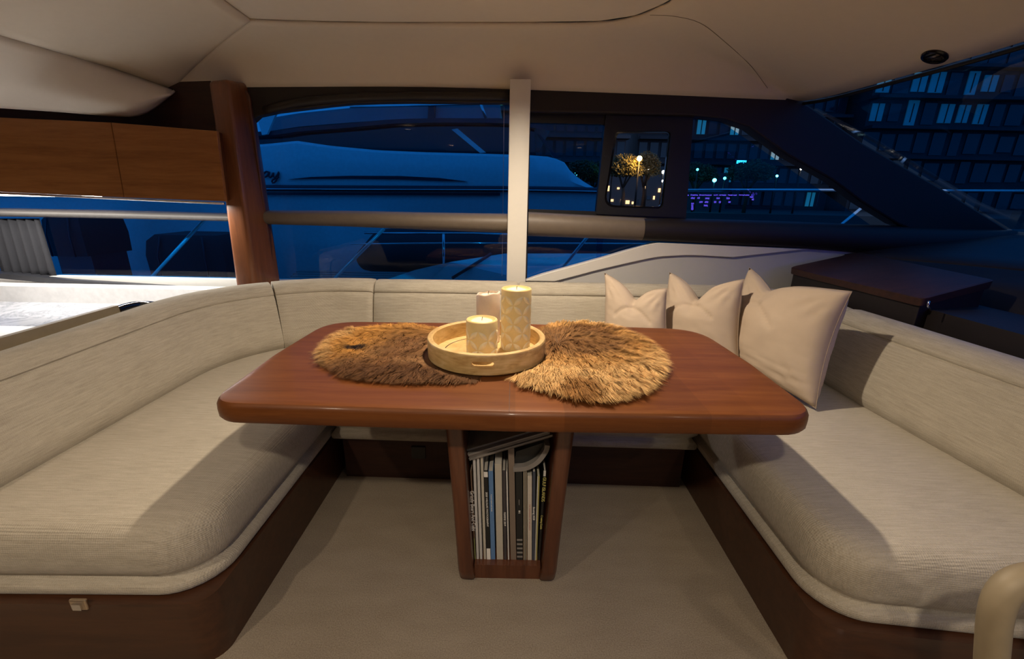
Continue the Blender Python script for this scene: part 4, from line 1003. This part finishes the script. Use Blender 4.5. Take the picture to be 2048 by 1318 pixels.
# quay, buildings, trees, lamp
M['quay'] = plain('quay_stone', (.06, .055, .055), .8)
tag(MB().box((10, 40, -.2), (150, 30, 1.5)).build('quay', M['quay']), None, None, None, 'structure')
M['facade'] = plain('grey_render', (.075, .072, .078), .8); M['facade2'] = plain('dark_concrete', (.035, .034, .042), .8)
M['pane_d'] = plain('night_window', (.02, .03, .045), .1)
M['lit_w'] = emissive('lit_room_warm', (1, .62, .28), 1.6); M['lit_c'] = emissive('lit_room_cool', (.55, .75, .7), .22); M['lit_teal'] = emissive('lit_glass_teal', (.10, .32, .40), .14)
def building(loc, W_, H_, D_, floors, cols, label, mat, lit, seed, cat='building', zone=None):
    rnd = random.Random(seed); e = empty('apartment_building', loc)
    MB().box((0, D_ / 2, H_ / 2), (W_, D_, H_)).build('wall', mat, e)
    fh = H_ / floors; cw = W_ / cols
    wm = {}
    for f in range(floors):
        MB().box((0, -.45, (f + 1) * fh - .12), (W_ + .2, 1.1, .24)).build('balcony_slab', mat, e)
        for c in range(cols):
            r = rnd.random(); mt = M['pane_d']
            if zone and not zone(f, c): r = .9 + r * .1 if rnd.random() < .97 else .43
            for p, q in lit:
                if r < p: mt = M[q]; break
            o = MB().box((-W_ / 2 + (c + .5) * cw, -.04, f * fh + fh * .48), (cw * (.72 if not zone else rnd.uniform(.55, .98)), .08, fh * (.62 if not zone else rnd.uniform(.5, .85)))).build('window', mt, e)
            if mt is not M['pane_d']: MB().box((0, 0, 0), (.08, .03, fh * .62)).build('mullion', M['black'], o).location = (-W_ / 2 + (c + .5) * cw, -.10, f * fh + fh * .48)
    tag(e, label, cat); return e
GZ = .55
building((1.5, 38, GZ), 15, 11, 8, 6, 18, 'grey apartment block with balconies seen through the open hatch', M['facade'], [(.02, 'lit_c'), (.05, 'lit_w')], 3)
building((20, 42, GZ), 18, 14, 8, 7, 18, 'dark long building beyond the right side window', M['facade2'], [(.03, 'lit_c'), (.035, 'lit_w')], 5)
building((42.5, 40, GZ), 26, 23, 9, 10, 18, 'tall teal-lit block seen through the windscreen', M['facade2'], [(.72, 'lit_teal'), (.725, 'lit_w')], 9, zone=lambda f, c: f in (3, 4) and c < 7)
# shop row at ground level, warm and bright
sh = empty('shop_row', (7, 33, GZ)); rnd = random.Random(4)
MB().box((0, 1.5, 1.3), (17, 3, 2.6)).build('wall', M['facade'], sh)
for k in range(44):
    mt = M['lit_w'] if rnd.random() < .55 else M['pane_d']
    MB().box((-8.2 + k * .38, -.03, .35 + 1.1 * rnd.random()), (.28 * rnd.uniform(.4, 1), .06, .42 * rnd.uniform(.3, 1))).build('window', mt, sh)
tag(sh, 'low row of warmly lit shopfronts behind the quay trees', 'shops')
M['globe_y'] = emissive('sodium_globe', (1, .45, .06), 120); M['globe_w'] = emissive('white_globe', (1, .9, .75), 26); M['globe_g'] = emissive('cool_globe', (1, .95, .85), 14)
def lamp(px, py, Y, r, mat, label, g='quay lamps'):
    p = at(px, py, Y=Y); e = empty('street_lamp', (p.x, p.y, GZ)); h = p.z - GZ
    MB().tube([(0, 0, 0), (0, 0, h * .5), (0, 0, h - r)], [.06, .05, .04], 8).build('pole', M['black'], e, True)
    MB().lathe([(r * math.sin(math.pi * k / 8) + .001, h - r * math.cos(math.pi * k / 8)) for k in range(9)], n=14).build('globe', mat, e, True); tag(e, label, 'lamp', g)
    return p
pl_ = lamp(1279, 317, 24, .13, M['globe_y'], 'tall street lamp with an orange globe above the trees')
light('street_lamp_glow', 'POINT', (pl_.x, pl_.y - .35, pl_.z), 260, (1, .55, .16), shadow_soft_size=.15)
lamp(1225.5, 328, 26, .08, M['globe_y'], 'small orange street lamp at the left edge of the open hatch')
lamp(1327, 344, 28, .10, M['globe_w'], 'white quay lamp at the right edge of the open hatch, upper one')
lamp(1325.5, 362, 26, .06, M['globe_w'], 'low white bollard lamp at the right edge of the open hatch')
lamp(1296.5, 338, 27, .06, M['globe_w'], 'small white lamp right of the tree crown')
for i, (a, b, r) in enumerate(((1151, 349, .09), (1395, 339, .07), (1429, 360.5, .11), (1449.5, 356.5, .08), (1554, 352, .07), (1370, 352, .05), (1602, 338, .05))):
    lamp(a, b, 27, r, M['globe_w' if i % 2 == 0 else 'globe_g'], ['white quay lamp beyond the stern of the moored yacht', 'small cool lamp high in the dark right window', 'cool bright lamp low in the dark right window', 'white lamp right of the cool bright one', 'cool lamp near the diagonal pillar', 'dim white lamp beside the hatch frame', 'dim lamp close under the diagonal pillar'][i])
sg = empty('lit_sign', at(1483, 324, Y=40.85)); MB().box((0, 0, 0), (.8, .1, .26)).build('sign_face', emissive('sign_glow', (.5, .95, 1), 4), sg); MB().box((0, .1, 0), (1.0, .12, .36)).build('sign_box', M['black'], sg)
tag(sg, 'small pale turquoise lit sign on the dark building', 'sign')
M['bark'] = plain('bark', (.05, .035, .025), .9); M['leaf'] = plain('night_leaf', (.07, .065, .025), .7)
def tree(px, py, Y, w, h, label, seed):
    p = at(px, py, Y=Y); e = empty('quay_tree', (p.x, p.y, GZ)); rnd = random.Random(seed); cz_ = p.z - GZ
    mb = MB().tube([(0, 0, 0), (.04, 0, cz_ * .4), (-.03, 0, cz_ * .62)], [.12, .10, .07], 8)
    for k in range(5):
        a = k * 1.3 + seed; mb.tube([(-.03, 0, cz_ * .55), (w * .3 * math.cos(a), w * .3 * math.sin(a), cz_ * .8), (w * .6 * math.cos(a), w * .6 * math.sin(a), cz_ * 1.02)], [.06, .04, .02], 6)
    mb.build('trunk', M['bark'], e, True); v, f = [], []
    for k in range(4200):
        while True:
            q = Vector((rnd.uniform(-1, 1), rnd.uniform(-1, 1), rnd.uniform(-1, 1)))
            if q.length < 1 and q.length > rnd.random() * .8 and q.z > -.55 + .25 * rnd.random(): break
        q *= 1 + .25 * noise.noise(q * 2.5 + Vector((seed, 0, 0)))
        c = Vector((q.x * w, q.y * w, cz_ + q.z * h)); a = Vector((rnd.gauss(0, 1), rnd.gauss(0, 1), rnd.gauss(0, 1))).normalized() * .075; b = a.orthogonal().normalized() * .04
        k0 = len(v); v += [c - a, c + b, c + a, c - b]; f.append((k0, k0 + 1, k0 + 2, k0 + 3))
    o = mesh('foliage', v, f, M['leaf'], e, False, fix=False); o['kind'] = 'stuff'
    tag(e, label, 'tree', 'trees on the quay')
tree(1250, 338, 25, .95, .75, 'round tree left of the orange street lamp', 1)
tree(1292, 336, 27.2, .85, .85, 'round tree directly behind the orange street lamp', 2)
tree(1165, 343, 27, 1.0, .6, 'dark tree beyond the stern of the moored yacht', 3)
tree(1190, 350, 29, .9, .8, 'dark tree left of the hatch frame', 4)
tree(1500, 348, 27, 1.3, .7, 'dark tree under the lit turquoise sign', 5)
tree(1395, 350, 29, 1.2, .7, 'dark tree right of the hatch frame', 6)
# galley window: sheer curtain drawn aside at the left
M['sheer'] = plain('grey_sheer', (.017, .017, .021), .85)
cu = empty('window_curtain', at(60, 560, Y=2.648)); rows_ = []
for j in range(9):
    t = j / 8; w0, w1 = at(-30 + 34 * t, 437 + 118 * t, Y=2.645), at(78 + 34 * t, 437 + 118 * t, Y=2.645)
    rows_.append([w0.lerp(w1, i / 40) + Vector((0, .012 * math.sin(i * .95 + .5 * t), 0)) - cu.location for i in range(41)])
o = MB().loft(rows_, False, False).build('gathered_cloth', M['sheer'], cu, True); sd_ = o.modifiers.new('s', 'SOLIDIFY'); sd_.thickness = .0015
tag(cu, 'grey gathered curtain at the left end of the galley window', 'curtain')
# dark covers on the neighbouring boats seen through the galley window
def cover(name, px0, px1, py0, py1, Y, label):
    a, b, c = at(px0, py1, Y=Y), at(px1, py1, Y=Y), at(px0, py0, Y=Y); w = b.x - a.x; h = c.z - a.z; e = empty(name, ((a.x + b.x) / 2, Y + .3, -1.0)); z0 = a.z + 1
    MB().loft([[Vector((sx * w / 2 * k, sy * .28 * k, z)) for sx, sy in ((-1, -1), (-.4, -1.12), (.4, -1.12), (1, -1), (1, 1), (-1, 1))] for k, z in ((1, z0), (1.02, z0 + h * .5), (.96, z0 + h * .85), (.8, z0 + h))]).build('canvas', M['deckgrey'], e, 40)
    MB().box((0, 0, z0 / 2), (w * .9, .45, z0)).build('base', M['navy'], e)
    for k in (-.3, .3): MB().tube([(w * k, -.33, z0), (w * k, -.335, z0 + h * .5), (w * k * .9, -.29, z0 + h * .97)], .008, 6).build('strap', M['navy'], e, True)
    tag(e, label, 'cover')
cover('covered_locker', 96, 172, 428, 512, 4.6, 'small dark canvas-covered locker outside the galley window, near the curtain')
cover('covered_console', 300, 452, 470, 552, 4.3, 'wide dark canvas-covered console outside the galley window, near the pillar')
# our own foredeck rail seen through the right panes
fr = empty('foredeck_rail', (4.0, 3.6, .7))
MB().tube([at(1360, 381, Y=3.6) - fr.location, at(1560, 380, Y=3.7) - fr.location, at(1800, 381, Y=3.8) - fr.location, at(2300, 382, Y=3.9) - fr.location], .012, 8).build('top_rail', M['chrome'], fr, True)
MB().tube([at(1732, 408, Y=3.4) - fr.location, at(1684, 448, Y=3.4) - fr.location, at(1660, 480, Y=3.4) - fr.location], .011, 8).build('brace', M['chrome'], fr, True)
tag(fr, 'steel foredeck rail seen through the dark right window', 'rail')
fd = empty('foredeck', (4.5, 3.5, .4)); slab('deck_moulding', [Vector((-2.9, -.75, .42)), Vector((-2.9, .6, .40)), Vector((5, .6, .45)), Vector((5, -4, .45)), Vector((-.9, -4, .42)), Vector((-.9, -.75, .42))], .12, M['navy'], fd, back=Vector((0, 0, -1)))
tag(fd, 'dark foredeck outside the windscreen', 'deck')
